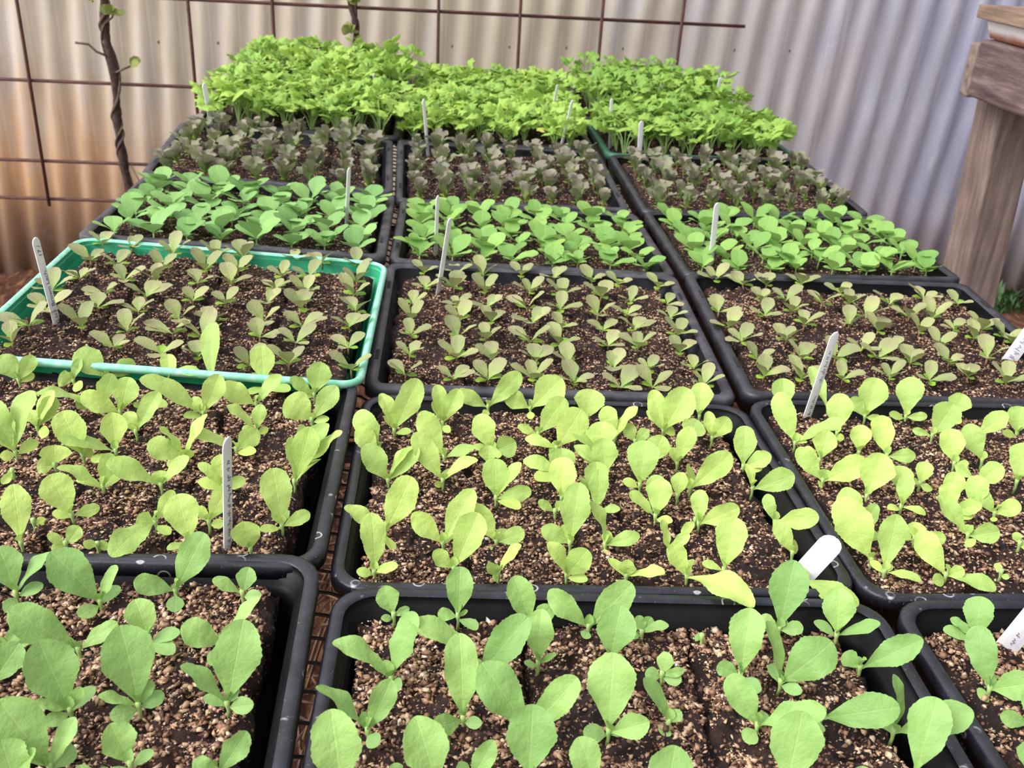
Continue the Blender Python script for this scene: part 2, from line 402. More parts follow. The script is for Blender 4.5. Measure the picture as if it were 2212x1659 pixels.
# ------------------------------------------------------------------ setting
def build_setting():
    # corrugated iron wall, ridges leaning 4.4 degrees
    xs = np.arange(-2.3, 3.4, .076/10); zs = np.array([-.66, -.4, -.1, .2, .5, .8, 1.1])
    X, Z = np.meshgrid(xs, zs, indexing='ij')
    ph = X - .077*Z
    lap = np.where(ph > 1.015, -.0035, 0.0)
    Y = 2.25 - .0130*np.sin(2*pi*ph/.076) + lap
    V = np.stack([X, Y, Z], -1).reshape(-1, 3); idx = np.arange(X.size).reshape(X.shape)
    F = np.stack([idx[:-1, :-1], idx[1:, :-1], idx[1:, 1:], idx[:-1, 1:]], -1).reshape(-1, 4)
    o = obj('wall_back', np_mesh('wall_back', V, F, M['wall'])); tag(o, kind='structure')
    s = o.modifiers.new('thickness', 'SOLIDIFY'); s.thickness = .0012; s.offset = 1
    for k in range(-11, 14, 2):
        x = k*.076*1.0 + .076*.75; z = .02 + .004*k*.6
        mb = MB(); cx = x + .077*z; yy = 2.25 - .0130*np.sin(2*pi*(cx-.077*z)/.076)
        mb.tube([(cx, yy, z), (cx, yy-.003, z), (cx, yy-.0045, z)], [.006, .006, .004], 10)
        mb.tube([(cx, yy-.004, z), (cx, yy-.007, z)], .003, 6); mb.build('screw', M['screw'], o)
    # earth floor
    xs = np.linspace(-2.6, 3.4, 90); ys = np.linspace(-1.2, 2.6, 70); X, Y = np.meshgrid(xs, ys, indexing='ij')
    r = np.random.default_rng(3); Zf = -.655 + .012*np.sin(X*9+np.cos(Y*7)) + r.normal(0, .004, X.shape)
    V = np.stack([X, Y, Zf], -1).reshape(-1, 3); idx = np.arange(X.size).reshape(X.shape)
    F = np.stack([idx[:-1, :-1], idx[1:, :-1], idx[1:, 1:], idx[:-1, 1:]], -1).reshape(-1, 4)
    tag(obj('floor', np_mesh('floor', V, F, M['ground'])), kind='structure')
    mb = MB(); rr_ = np.random.default_rng(8)
    for i in range(160):
        x = rr_.normal(1.62, .07); y = rr_.uniform(2.10, 2.2); a = rr_.uniform(0, 6.28); h = rr_.uniform(.03, .10)
        dx, dy = cos(a)*h*.5, sin(a)*h*.5; wx, wy = -sin(a)*.008, cos(a)*.008
        mb.add([(x-wx*.3, y-wy*.3, -.66), (x+wx*.3, y+wy*.3, -.66), (x+dx*.5+wx, y+dy*.5+wy, -.66+h*.7), (x+dx*.5-wx, y+dy*.5-wy, -.66+h*.7), (x+dx, y+dy, -.66+h)], [(0, 1, 2, 3), (3, 2, 4)])
    wd = mb.build('weeds', M['weed']); tag(wd, 'dark green weeds growing at the foot of the corrugated wall', 'weeds', kind='stuff')
    # straw under the bench
    mb = MB()
    for i in range(1500):
        x = r.uniform(-.45, .35) if i < 1100 else r.uniform(-1.3, 1.3); y = r.uniform(-.35, 1.2); a = r.normal(1.2, .7); L = r.uniform(.06, .22); z = -.64 + r.uniform(0, .03)
        p = Vector((x, y, z)); d = Vector((cos(a), sin(a), r.normal(0, .06)))*L*.5
        mb.tube([p-d, p+Vector((0, 0, .004)), p+d], .0022, 4)
    o = mb.build('straw', M['straw']); tag(o, 'loose brown straw lying on the earth under the bench', 'straw', kind='stuff')

def build_trellis():
    t = empty('trellis_panel', (0, 2.08, -.66)); tag(t, 'rusty welded steel mesh panel standing in front of the corrugated wall', 'mesh panel')
    tz = .66
    xs = [-1.645, -1.448, -1.250, -1.052, -.852, -.655, -.456, -.257, -.057, .143, .346, .547]
    for i, x in enumerate(xs):
        mb = MB(); mb.tube([(x, 0, -.40+tz), (x+.002, 0, .0+tz), (x, 0, .62+tz)], .0042, 8); mb.build('upright_bar', M['rebar'], t, True)
    for z in (-.384, -.285, -.086, .119, .318, .517):
        mb = MB(); mb.tube([(-1.75, .008, z+tz), (-.5, .0085, z+tz+.001), (.712, .008, z+tz+.002)], .0042, 8); mb.build('cross_bar', M['rebar'], t, True)

def build_vines():
    r = np.random.default_rng(5)
    def trunk(pts, rad, n=60):
        P = np.array(pts); tt = np.linspace(0, len(P)-1, n); Q = np.stack([np.interp(tt, range(len(P)), P[:, k]) for k in range(3)], 1)
        k = np.ones(5)/5
        for a in range(3): Q[2:-2, a] = np.convolve(Q[:, a], k, 'valid')
        Q[:, 0] += np.sin(np.linspace(0, 26, n))*.003; Q[:, 1] += np.cos(np.linspace(0, 26, n))*.003
        return Q, rad*(1+.18*np.sin(np.linspace(0, 47, n))+r.normal(0, .06, n))
    def leafcluster(par, c, s, n):
        for i in range(n):
            lb = LeafBunch(); V, F, U = leaf_arrays(s*r.uniform(.7, 1.2), s*r.uniform(.6, .9), 'spoon', .1, .2, .05, i, 8, 5)
            a = r.uniform(0, 2*pi); d = (cos(a), sin(a)*.6, r.uniform(.1, 1.1))
            lb.add(orient(V, d, (r.normal(), -1, .6))+np.array(c), F, U); obj('leaf', lb.mesh('leaf', M['leaf_oakgreen']), par)
    M['leaf_oakgreen'] = leaf_mat('vine_leaf', lin(120,140,66), lin(140,120,76), lin(160,170,100), trans=.3)
    v = empty('climbing_vine', (-.83, 2.03, -.655)); tag(v, 'twisted brown vine trunk climbing the rusty mesh at left', 'vine')
    off = Vector(v.location)
    P = [(-.80, 2.03, -.66), (-.812, 2.03, -.5), (-.825, 2.03, -.36), (-.84, 2.035, -.28), (-.838, 2.035, -.2), (-.836, 2.035, -.144), (-.834, 2.035, -.06), (-.838, 2.04, .02), (-.84, 2.04, .09), (-.838, 2.04, .16), (-.86, 2.04, .3), (-.85, 2.04, .5)]
    P = [tuple(Vector(p)-off) for p in P]
    Q, rr = trunk(P, .0098, 90); MB().tube(Q, rr*np.linspace(1.15, .9, 90), 10).build('trunk', M['bark'], v, True)
    for ph, rad in ((0, .0034), (2.6, .0026)):
        n = 150; tt = np.linspace(0, 1, n); C = np.stack([np.interp(tt, np.linspace(0, 1, 90), Q[:, k]) for k in range(3)], 1)
        C[:, 0] += .0115*np.cos(tt*(34 if ph == 0 else 23)+ph+1.2*np.sin(tt*17)); C[:, 1] += .0115*np.sin(tt*(34 if ph == 0 else 23)+ph+1.2*np.sin(tt*17))
        MB().tube(C[20:], rad, 6).build('twining_stem', M['twig'], v, True)
    for pts, rad in (([(-.838, 2.03, -.012), (-.862, 2.02, .0), (-.878, 2.02, .016), (-.905, 2.01, .02)], .003),
                     ([(-.835, 2.03, -.052), (-.81, 2.02, -.04), (-.785, 2.01, -.028)], .0025),
                     ([(-.84, 2.03, .06), (-.815, 2.02, .08), (-.812, 2.01, .1)], .0025),
                     ([(-.815, 2.02, -.27), (-.79, 2.0, -.31), (-.765, 1.98, -.335)], .0022)):
        MB().tube([Vector(p)-off for p in pts], rad, 6).build('side_twig', M['twig'], v, True)
    for c, s, n in (((-.785, 2.01, -.03), .028, 4), ((-.808, 2.01, .085), .03, 5), ((-.86, 2.01, .115), .026, 3), ((-.862, 2.01, .14), .03, 3)):
        leafcluster(v, Vector(c)-off, s, n)
    v = empty('climbing_vine', (-.25, 2.05, -.655)); tag(v, 'thin brown vine rising behind the far left herb tray', 'vine')
    off = Vector(v.location)
    P = [tuple(Vector(p)-off) for p in [(-.255, 2.05, -.66), (-.25, 2.05, -.4), (-.252, 2.05, -.1), (-.253, 2.045, .03), (-.255, 2.045, .09), (-.262, 2.045, .14), (-.27, 2.045, .25), (-.26, 2.045, .5)]]
    Q, rr = trunk(P, .0075, 60); MB().tube(Q, rr, 9).build('trunk', M['bark'], v, True)
    for c, s, n in (((-.27, 2.03, .138), .034, 5), ((-.262, 2.03, .068), .03, 5), ((-.25, 2.03, .048), .02, 2)): leafcluster(v, Vector(c)-off, s, n)

def build_timber():
    t = empty('timber_table', (1.13, 1.3, -.655)); tag(t, 'heavy weathered timber table at the right, by the corrugated wall', 'table')
    o = Vector(t.location)
    def part(name, lo, hi, mt, bev=.004, rz=0, piv=None):
        mb = MB(); Mx = Matrix.Translation(-o)
        if rz: Mx = Matrix.Translation(Vector(piv)-o) @ Matrix.Rotation(rz, 4, 'Z') @ Matrix.Translation(-Vector(piv))
        mb.box(lo, hi, 0, Mx)
        return mb.build(name, mt, t, False, bev)
    pv = (.975, 1.45, 0)
    part('side_beam', (.985, .2, .080), (1.075, 1.45, .187), M['wood_y'], .005, 0, pv)
    part('cross_beam', (.985, 1.453, .076), (2.1, 1.485, .178), M['wood_x'], .005)
    mb = MB(); Sh = Matrix.Translation(-o) @ Matrix(((1, 0, -.06, 0), (0, 1, 0, 0), (0, 0, 1, 0), (0, 0, 0, 1)))
    mb.box((1.055, 1.43, -.655), (1.137, 1.530, .075), 0, Sh); mb.build('leg', M['wood_z'], t, False, .005)
    part('leg', (.99, .30, -.655), (1.08, .39, .075), M['wood_z'], .005)
    part('leg', (1.98, 1.42, -.655), (2.08, 1.54, .078), M['wood_z'], .005)
    # enamel tray on the beam, plank on the tray
    e = MB(); rz = R_(0)
    Mx = Matrix.Rotation(rz, 4, 'Z')
    L = [(0, 0), (.30, .0)]
    loops = []
    W_, D_ = .40, .60
    def rr(ins, z, rad=.02):
        pts = []
        for cx, cy, a0 in ((W_-rad, -rad, 0), (rad, -rad, 90), (rad, -D_+rad, 180), (W_-rad, -D_+rad, 270)):
            for k in range(5):
                a = R_(a0+k*22.5); pts.append((cx+(rad-ins)*cos(a), cy+(rad-ins)*sin(a), z))
        return pts
    for ins, z in ((.012, .001), (.006, .016), (.0, .031), (.003, .034), (.006, .032), (.012, .012), (.018, .006)): loops.append(rr(ins, z))
    v = [p for l in loops for p in l]; n = 20
    f = [(i*n+k, i*n+(k+1) % n, (i+1)*n+(k+1) % n, (i+1)*n+k) for i in range(len(loops)-1) for k in range(n)]
    f += [tuple(range(n))[::-1], tuple((len(loops)-1)*n+k for k in range(n))]
    e.add([tuple(Mx @ Vector(p)) for p in v], f)
    eo = e.build('enamel_tray', M['enamel'], None, True); eo.location = (.985, 1.46, .1885)
    tag(eo, 'white rust-stained shallow tray lying on the timber table', 'tray')
    p = MB(); p.box((0, -.75, 0), (.26, 0, .024), 0, Matrix.Rotation(R_(0), 4, 'Z'))
    po = p.build('plank', M['plank'], None, False, .003); po.location = (.968, 1.46, .2235)
    tag(po, 'short weathered plank resting on top of the white rusty tray', 'plank')

# ------------------------------------------------------------------ trays
#        x, y, z, yaw, pitch, roll, depth
TRAYS = {
'L1':(-0.2926,-0.1002,0.0092,0.0106,0.0193,0.0062,.29),'M1':(0.0567,-0.1219,0.0001,-0.0183,-0.0075,0.0158,.29),
'R1':(0.4109,-0.1252,-0.0031,-0.0031,-0.0066,0.0007,.29),'L2':(-0.2921,0.1780,0.0070,-0.0056,-0.0432,0.0215,.2888),
'M2':(0.0552,0.1697,-0.0101,-0.0086,-0.0448,0.0088,.2888),'R2':(0.3996,0.1640,-0.0075,-0.0027,-0.0149,-0.0028,.2888),
'L3':(-0.2825,0.4541,0.0126,-0.0260,0.0083,0.0498,.3054),'M3':(0.0582,0.4762,-0.0120,-0.0185,0.0330,0.0085,.3054),
'R3':(0.4078,0.4615,-0.0060,-0.0329,0.0223,-0.0023,.3054),'L4':(-0.2830,0.7567,0.0109,-0.0004,-0.0205,0.0455,.283),
'M4':(0.0650,0.7710,-0.0119,-0.0120,-0.0343,0.0216,.283),'R4':(0.4157,0.7569,-0.0066,-0.0146,-0.0271,-0.0147,.283),
'L5':(-0.2927,1.0437,0.0141,0.0425,0.0293,0.0558,.2893),'M5':(0.0550,1.0577,-0.0055,0.0262,0.0652,0.0170,.2893),
'R5':(0.4121,1.0421,-0.0033,0.0245,0.0433,-0.0119,.2893),
'L6':(-.290,1.340,.018,.012,.0,.035,.288),'M6':(0.0469,1.3424,0.0030,0.0023,-0.0158,0.0058,.2879),'R6':(.407,1.337,.0,.0,.0,-.01,.288),
'L7':(-.283,1.628,.020,-.01,.03,.03,.288),'M7':(0.0624,1.6337,0.0092,-0.0285,0.0427,0.0247,.2887),'R7':(.405,1.628,.004,-.02,.03,0,.288)}
TW = .345
SIDE = {'L':'left','M':'middle','R':'right'}
TSTYLE = {'1':'black','2':'black','3':'grey','4':'grey','5':'grey','6':'black_matt','7':'black_matt'}
STY = dict(R3='black_matt', R4='black_matt', R5='black_matt', L3='green', R6='green2')
PLACE = {'1':'in the front row','2':'in the second row','3':'in the third row','4':'in the fourth row','5':'in the fifth row','6':'in the sixth row','7':'at the very back'}
CONT = {'1':'green lettuce seedlings','2':'lime lettuce seedlings','3':'bronze lettuce seedlings','4':'round-leaved seedlings','5':'purplish seedlings','6':'bright herb seedlings','7':'bright herb seedlings'}
SOILD = {'1':.0125,'2':.0088,'3':.0105,'4':.011,'5':.011,'6':.012,'7':.012}
TDEPTH = .060

def trot(k):
    x, y, z, a, p, r, d = TRAYS[k]
    Mx = Matrix.Rotation(a, 3, 'Z') @ Matrix.Rotation(p, 3, 'X') @ Matrix.Rotation(r, 3, 'Y')
    return Mx
def tmat(k):
    x, y, z, *_ = TRAYS[k]; Mx = trot(k).to_4x4(); Mx.translation = Vector((x, y, z)); return Mx

def rrect(w, d, rad, z, seg=6):
    pts = []
    for cx, cy, a0 in ((w/2-rad, d/2-rad, 0), (-w/2+rad, d/2-rad, 90), (-w/2+rad, -d/2+rad, 180), (w/2-rad, -d/2+rad, 270)):
        for k in range(seg+1):
            a = R_(a0+k*90/seg); pts.append((cx+rad*cos(a), cy+rad*sin(a), z))
    return pts

def build_tray(k):
    row, colm = k[1], k[0]; sty = STY.get(k, TSTYLE[row]); D = TRAYS[k][6]-.001; Wt = TW-.001
    front = row in '12'
    if front:
        prof = [(.0, -.010, .024), (0, -.0015, .024), (.0015, 0, .024), (.0068, 0, .021), (.0082, -.0012, .020), (.0088, -.0060, .019), (.0106, -.0064, .018), (.0110, -.0095, .018), (.0126, -.0100, .017),
                (.0130, -.0140, .017), (.0144, -.0145, .016), (.0160, -.024, .015), (.023, -TDEPTH+.003, .014), (.026, -TDEPTH+.0012, .012)]
        back = [(.024, -TDEPTH, .013), (.0215, -TDEPTH+.001, .014), (.0145, -.024, .016), (.0092, -.0085, .019), (.0015, -.010, .024)]
    else:
        lip = .012 if sty != 'green' else .006
        rw = .0115 if sty != 'green' else .0062
        rad = .014 if sty not in ('green', 'green2') else .022
        prof = [(0, -lip, rad), (0, -.002, rad), (.002, 0, rad), (rw-.002, 0, rad*.7), (rw, -.002, rad*.7), (rw+.002, -.014, rad*.6), (rw+.0035, -.016, rad*.6), (rw+.012, -TDEPTH+.004, .008), (rw+.015, -TDEPTH+.0012, .007)]
        back = [(rw+.013, -TDEPTH, .008), (rw+.0105, -TDEPTH+.002, .009), (rw+.001, -lip, rad*.7), (.0018, -lip, rad)]
    t = empty('seed_tray', (0, 0, 0)); t.matrix_world = tmat(k)
    mats = {'black':[M['black_shaded_wall'], M['black']], 'grey':[M['grey_shaded_wall'], M['grey']], 'black_matt':[M['black_shaded_wall'], M['black_matt']], 'green':[M['green'], M['green_rim']], 'green2':[M['green_dull'], M['green_dull']]}[sty]
    colr = {'black':'glossy black','grey':'dusty grey-black','black_matt':'plain black','green':'bright green','green2':'faded green'}[sty]
    tag(t, f'{colr} plastic tray of {CONT[row]}, {SIDE[colm]} column, {PLACE[row]}', 'tray', 'seed trays set out in rows on the bench')
    def loft(P, caplast):
        v = []
        for ins, z, rad in P: v += rrect(Wt-2*ins, D-2*ins, rad, z)
        n = 28; f = [(i*n+q, i*n+(q+1) % n, (i+1)*n+(q+1) % n, (i+1)*n+q) for i in range(len(P)-1) for q in range(n)]
        return v, f, n
    # rim is a part, body a part
    ri = 5 if front else 5
    allp = prof + back
    # body: inner wall + floor + outer wall
    P = prof[ri-1:] ; v, f, n = loft(P, True); mb = MB(); f.append(tuple((len(P)-1)*n+q for q in range(n))); mb.add(v, f)
    P2 = back[:-1]; v, f, n = loft(P2, True); f = [tuple(q) for q in f]; f.append(tuple(range(n))[::-1]); mb.add(v, f)
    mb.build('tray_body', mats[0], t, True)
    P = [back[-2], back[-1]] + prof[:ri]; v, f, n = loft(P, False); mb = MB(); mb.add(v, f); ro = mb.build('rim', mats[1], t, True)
    if row in '345' and sty != 'green':
        for sx in (-1, 1):
            for yy in (-.28, .28):
                mb = MB(); x0 = sx*(Wt/2-.0075); y0 = yy*D
                mb.box((x0-.0018, y0-.010, -.001), (x0+.0018, y0+.010, .00035)); mb.build('slot_shade', M['slot_shade'], t)  # solid near-black slab on the rim, painted shade for an opening
    return t

def smooth_noise(r, shape, scale):
    n = r.normal(0, 1, shape)
    k = max(1, int(scale)); ker = np.hanning(2*k+3)[1:-1]; ker /= ker.sum()
    n = np.apply_along_axis(lambda m: np.convolve(np.pad(m, k, mode='wrap'), ker, 'valid'), 0, n)
    n = np.apply_along_axis(lambda m: np.convolve(np.pad(m, k, mode='wrap'), ker, 'valid'), 1, n)
    return n/n.std()

CHUNK_F = np.array([[0,1,2],[0,2,3],[0,3,4],[0,4,5],[0,5,1],[6,2,1],[6,3,2],[6,4,3],[6,5,4],[6,1,5]])
def build_soil(k):
    row = k[1]; D = TRAYS[k][6]; r = np.random.default_rng(sum(map(ord, k))*13)
    gx = {'1':.0016,'2':.0018,'3':.0024}.get(row, .004)
    ri_, li_ = (.028, .0165) if row in '12' else (.0205, .0195)
    iw = TW/2 - (ri_+li_)/2; xo = (li_-ri_)/2; idd = D/2 - {'1':.0150,'2':.0142}.get(row, .0175)
    nx = int(2*iw/gx); ny = int(2*idd/gx)
    x = np.linspace(-iw, iw, nx); y = np.linspace(-idd, idd, ny); X, Y = np.meshgrid(x, y, indexing='ij')
    base = -SOILD[row]
    H = base + .0014*smooth_noise(r, X.shape, .006/gx) + .0007*smooth_noise(r, X.shape, .0025/gx) + .0016*smooth_noise(r, X.shape, .02/gx)
    ncx, ncy = {'1':(6,5),'2':(8,6),'3':(8,7)}.get(row, (8, 7))
    wob = .0018*smooth_noise(r, X.shape, .012/gx); wob2 = .0018*smooth_noise(r, X.shape, .012/gx)
    gm = np.clip(.5+.7*smooth_noise(r, X.shape, .03/gx), .35 if row in '345' else .05, 1)
    fx = (X+wob+iw)/(2*iw)*ncx; fy = (Y+wob2+idd)/(2*idd)*ncy
    dx = np.abs(fx-np.round(fx))*(2*iw/ncx); dy = np.abs(fy-np.round(fy))*(2*idd/ncy)
    ex = (np.round(fx) > .5) & (np.round(fx) < ncx-.5); ey = (np.round(fy) > .5) & (np.round(fy) < ncy-.5)
    deepx = (np.round(fx) % 2 == 0)*.010+.003
    H -= np.where(ex, np.exp(-(dx/.0022)**2)*deepx*gm, 0)
    H -= np.where(ey, np.exp(-(dy/.0020)**2)*.004*gm, 0)
    H -= np.clip(.3+.8*smooth_noise(r, X.shape, .02/gx), 0, 1)*0.0 + .0
    ed = np.minimum(iw-np.abs(X), idd-np.abs(Y)); H -= .007*np.exp(-(ed/.003)**2)
    bottom = -TDEPTH+.006
    # uneven outline of the plug mass
    ox = .0022*smooth_noise(r, (nx, ny), .012/gx); Xo = X+ox*np.exp(-ed/.01); Yo = Y+np.roll(ox, 7, 0)*np.exp(-ed/.01)
    V = np.stack([Xo, Yo, H], -1).reshape(-1, 3); idx = np.arange(X.size).reshape(X.shape)
    F = np.stack([idx[:-1, :-1], idx[1:, :-1], idx[1:, 1:], idx[:-1, 1:]], -1).reshape(-1, 4)
    ring = np.concatenate([idx[:, 0], idx[-1, 1:], idx[-2::-1, -1], idx[0, -2:0:-1]])
    m = len(ring); Vb = V[ring].copy(); Vb[:, 2] = bottom; Vb[:, :2] *= .965
    Vm = V[ring].copy(); Vm[:, 2] = (V[ring][:, 2]+bottom)/2; Vm[:, :2] *= .985; Vm[:, :2] += r.normal(0, .0006, (m, 2))
    n0 = len(V); nx_ = np.roll(np.arange(m), -1)
    Fs = np.stack([ring, n0+np.arange(m), n0+nx_, ring[nx_]], -1); Fs2 = np.stack([n0+np.arange(m), n0+m+np.arange(m), n0+m+nx_, n0+nx_], -1)
    V = np.concatenate([V, Vm, Vb]); F = np.concatenate([F, Fs, Fs2])
    V[:, 0] += xo
    # vermiculite chips
    cnt, smin, smax = {'1':(25000, .0006, .0028),'2':(19000, .0007, .0025),'3':(9000, .0008, .0022),'4':(3500, .0009, .0021),'5':(3200, .0009, .0022)}.get(row, (900, .001, .002))
    den = smooth_noise(r, X.shape, .016/gx); den2 = smooth_noise(r, X.shape, .005/gx)
    ci = []; need = cnt
    while need > 0:
        ii = r.integers(2, nx-2, cnt*2); jj = r.integers(2, ny-2, cnt*2)
        keep = (H[ii, jj] > base-.005) & (r.uniform(0, 1, cnt*2) < np.clip(.50+.34*den[ii, jj]+.25*den2[ii, jj], .10, 1))
        ii = ii[keep][:need]; jj = jj[keep][:need]; ci.append((ii, jj)); need -= len(ii)
    ii = np.concatenate([a for a, b in ci]); jj = np.concatenate([b for a, b in ci]); n = len(ii)
    C = np.stack([xo+x[ii]+r.uniform(-.5, .5, n)*gx, y[jj]+r.uniform(-.5, .5, n)*gx, H[ii, jj]], -1)
    S = smin+(smax-smin)*r.uniform(0, 1, n)**3.0
    base_v = np.array([[0,0,.8]]+[[cos(a), sin(a), .15*(-1)**q] for q, a in enumerate(np.linspace(0, 2*pi, 6)[:-1])]+[[0,0,-.8]])
    PV = base_v[None]*r.uniform(.5, 1.35, (n, 7, 3))*S[:, None, None]*np.stack([r.uniform(.9, 1.5, n), r.uniform(.6, 1.0, n), r.uniform(.4, .8, n)], -1)[:, None, :]
    a = r.uniform(0, 2*pi, n); tl = r.uniform(-1.3, 1.3, n)
    ca, sa = np.cos(a), np.sin(a); ct, st = np.cos(tl), np.sin(tl)
    PY = PV[..., 1]*ct[:, None]-PV[..., 2]*st[:, None]; PZ = PV[..., 1]*st[:, None]+PV[..., 2]*ct[:, None]
    PX = PV[..., 0]*ca[:, None]-PY*sa[:, None]; PY = PV[..., 0]*sa[:, None]+PY*ca[:, None]
    PV = np.stack([PX, PY, PZ], -1)+C[:, None]; PV[..., 2] += (S*.35)[:, None]
    CV = PV.reshape(-1, 3); CF = (CHUNK_F[None]+np.arange(n)[:, None, None]*7).reshape(-1, 3)
    tint = np.clip(r.beta(1.35, 1.05, n)*.93+(r.uniform(0, 1, n) > .975)*.4, 0, 1)
    o = obj('potting_mix', np_mesh('potting_mix', V, F, M['soil']))
    o.matrix_world = tmat(k)
    sty = STY.get(k, TSTYLE[row]); col_ = 'green' if 'green' in sty else 'black'
    tag(o, f'dark potting mix under the {CONT[row]}, {SIDE[k[0]]} tray {PLACE[row]}', 'potting mix', 'potting mix in the seed trays', kind='stuff')
    me = np_mesh('vermiculite', CV, CF, M['chips'], None, False)
    at = me.attributes.new('tint', 'FLOAT', 'FACE'); at.data.foreach_set('value', np.repeat(tint, 10).astype(np.float32))
    c = obj('vermiculite', me, o); tag(c, 'tan and off-white vermiculite chips', kind='stuff')
    return x, y, H

# ------------------------------------------------------------------ bench
def build_bench():
    b = empty('wire_bench', (.06, .75, -.655)); tag(b, 'black wire mesh bench carrying all the seed trays', 'bench')
    o = Vector(b.location)
    ks = list(TRAYS); Cn = np.array([TRAYS[k][:2] for k in ks]); planes = []
    for k in ks:
        Mx = tmat(k); n = Mx.to_3x3() @ Vector((0, 0, 1)); p = Mx @ Vector((0, 0, -TDEPTH-.0022)); planes.append((n, p))
    def zb(x, y):
        d = np.maximum(np.abs(Cn[:, 0]-x)/.172, np.abs(Cn[:, 1]-y)/.145); i = int(np.argmin(d)); n, p = planes[i]
        x = min(max(x, Cn[i, 0]-.2), Cn[i, 0]+.2); y = min(max(y, Cn[i, 1]-.15), Cn[i, 1]+.15)
        return p.z - (n.x*(x-p.x)+n.y*(y-p.y))/n.z
    gx = np.arange(-.50, .6301, .0125); gy = np.arange(-.33, 1.8101, .0125)
    Z = np.array([[zb(x, y) for y in gy] for x in gx]); 
    Zs = Z.copy()
    for _ in range(2):
        P = np.pad(Zs, 1, mode='edge'); Zs = np.minimum(Zs, (P[:-2, 1:-1]+P[2:, 1:-1]+P[1:-1, :-2]+P[1:-1, 2:]+P[1:-1, 1:-1])/5)
    mb = MB()
    for j in range(0, len(gy), 2): mb.tube([Vector((gx[i], gy[j], Zs[i, j]-.0012))-o for i in range(0, len(gx), 2)], .0013, 5)
    for i in range(0, len(gx), 4): mb.tube([Vector((gx[i], gy[j], Zs[i, j]-.0036))-o for j in range(0, len(gy), 2)], .0015, 5)
    mb.build('wire_mesh', M['wire'], b, True)
    zt = -.115
    for y in (-.30, .38, 1.08, 1.78):
        MB().tube([Vector((-.50, y, zt))-o, Vector((.63, y, zt))-o], .011, 10).build('cross_rail', M['wire'], b, True)
        for x in (-.48, .61):
            MB().tube([Vector((x, y, -.66))-o, Vector((x, y, zt))-o], .014, 10).build('leg', M['wire'], b, True)
    for x in (-.50, .065, .63):
        zz = [min(Zs[int(round((x+.5)/.0125)) if x < .62 else -1, j]-.0055-.009, -.07) for j in range(0, len(gy), 6)]
        MB().tube([Vector((x, gy[j], z_))-o for j, z_ in zip(range(0, len(gy), 6), zz)], .008, 8).build('side_rail', M['wire'], b, True)

# ------------------------------------------------------------------ plant labels (tags)
ORD = ['', 'first', 'second', 'third', 'fourth', 'fifth', 'sixth', 'seventh', 'eighth', 'ninth', 'tenth', 'eleventh', 'twelfth', 'thirteenth', 'fourteenth', 'fifteenth', 'sixteenth']
def build_tag(base, top, facing, label, width=.0125, writing=None, sink=.022, lean=None, mark=1.0):
    base = Vector(base); top = Vector(top); d = (top-base); Lv = d.length; d.normalize()
    n = Vector(facing); n = (n-n.dot(d)*d).normalized(); xw = d.cross(n); xw.normalize()
    if xw.x < 0: xw = -xw
    L = Lv+sink; out = []
    prof = [(0, .05), (.0, .12), (.016, 1)] 
    ys = [0, .016, L*.4, L*.8, L-width*.5] + [L-width*.5+width*.5*sin(a) for a in (.5, .9, 1.25)]+[L]
    ws = [.08, 1, 1, 1, 1]+[cos(a) for a in (.5, .9, 1.25)]+[.12]
    mb = MB(); n_ = len(ys); h = .0003
    v = []
    for y_, w_ in zip(ys, ws):
        for sx, sz in ((-1, 0), (-.5, .6), (0, .8), (.5, .6), (1, 0)): v.append((sx*w_*width/2, y_, sz*.0008+h))
        for sx, sz in ((1, 0), (.5, .6), (0, .8), (-.5, .6), (-1, 0)): v.append((sx*w_*width/2, y_, sz*.0008-h))
    f = [(i*10+k, i*10+(k+1) % 10, (i+1)*10+(k+1) % 10, (i+1)*10+k) for i in range(n_-1) for k in range(10)]
    f += [tuple(range(10))[::-1], tuple((n_-1)*10+k for k in range(10))]
    mb.add(v, f)
    t = mb.build('plant_label', M['white'], None, False)
    nz = xw.cross(d)
    if nz.dot(n) < 0: nz = -nz; xw = d.cross(nz)
    Mx = Matrix((xw, d, nz)).transposed().to_4x4(); Mx.translation = base - d*sink; t.matrix_world = Mx
    tag(t, label, 'plant label', 'white plant labels stuck in the trays')
    r = np.random.default_rng(int(abs(base.x)*10000))
    if writing == 'text':
        cu_ = bpy.data.curves.new('handwriting', 'FONT'); cu_.body = '(Ltc)  Brown Lach.      17 /'; cu_.size = .0072; cu_.shear = .2; cu_.align_y = 'CENTER'
        tmp = bpy.data.objects.new('handwriting', cu_); COL.objects.link(tmp); bpy.context.view_layer.update()
        me = bpy.data.meshes.new_from_object(tmp); bpy.data.objects.remove(tmp)
        me.materials.clear(); me.materials.append(M['ink'])
        o = obj('handwriting', me, t); o.rotation_euler = (0, 0, pi/2); o.location = (.0005, sink+.003, .00125)
        xs_ = [v_.co.x for v_ in me.vertices]; s_ = min(1, (Lv-.008)/(max(xs_)+1e-6)); o.scale = (s_, 1.0, 1)
    elif writing == 'scrawl':
        mb = MB(); y_ = sink+Lv*.12
        while y_ < L-.014:
            if r.uniform() < .16: y_ += .006; continue
            n__ = r.integers(4, 8); amp = .0016*mark; pts = []
            for q in range(n__): pts.append((r.normal(0, .0009)*mark+amp*(-1)**q, y_+q*.0011, .0012))
            mb.tube(pts, .00022, 4); y_ += n__*.0011+.0008
        mb.build('handwriting', M['ink'], t)
    return t
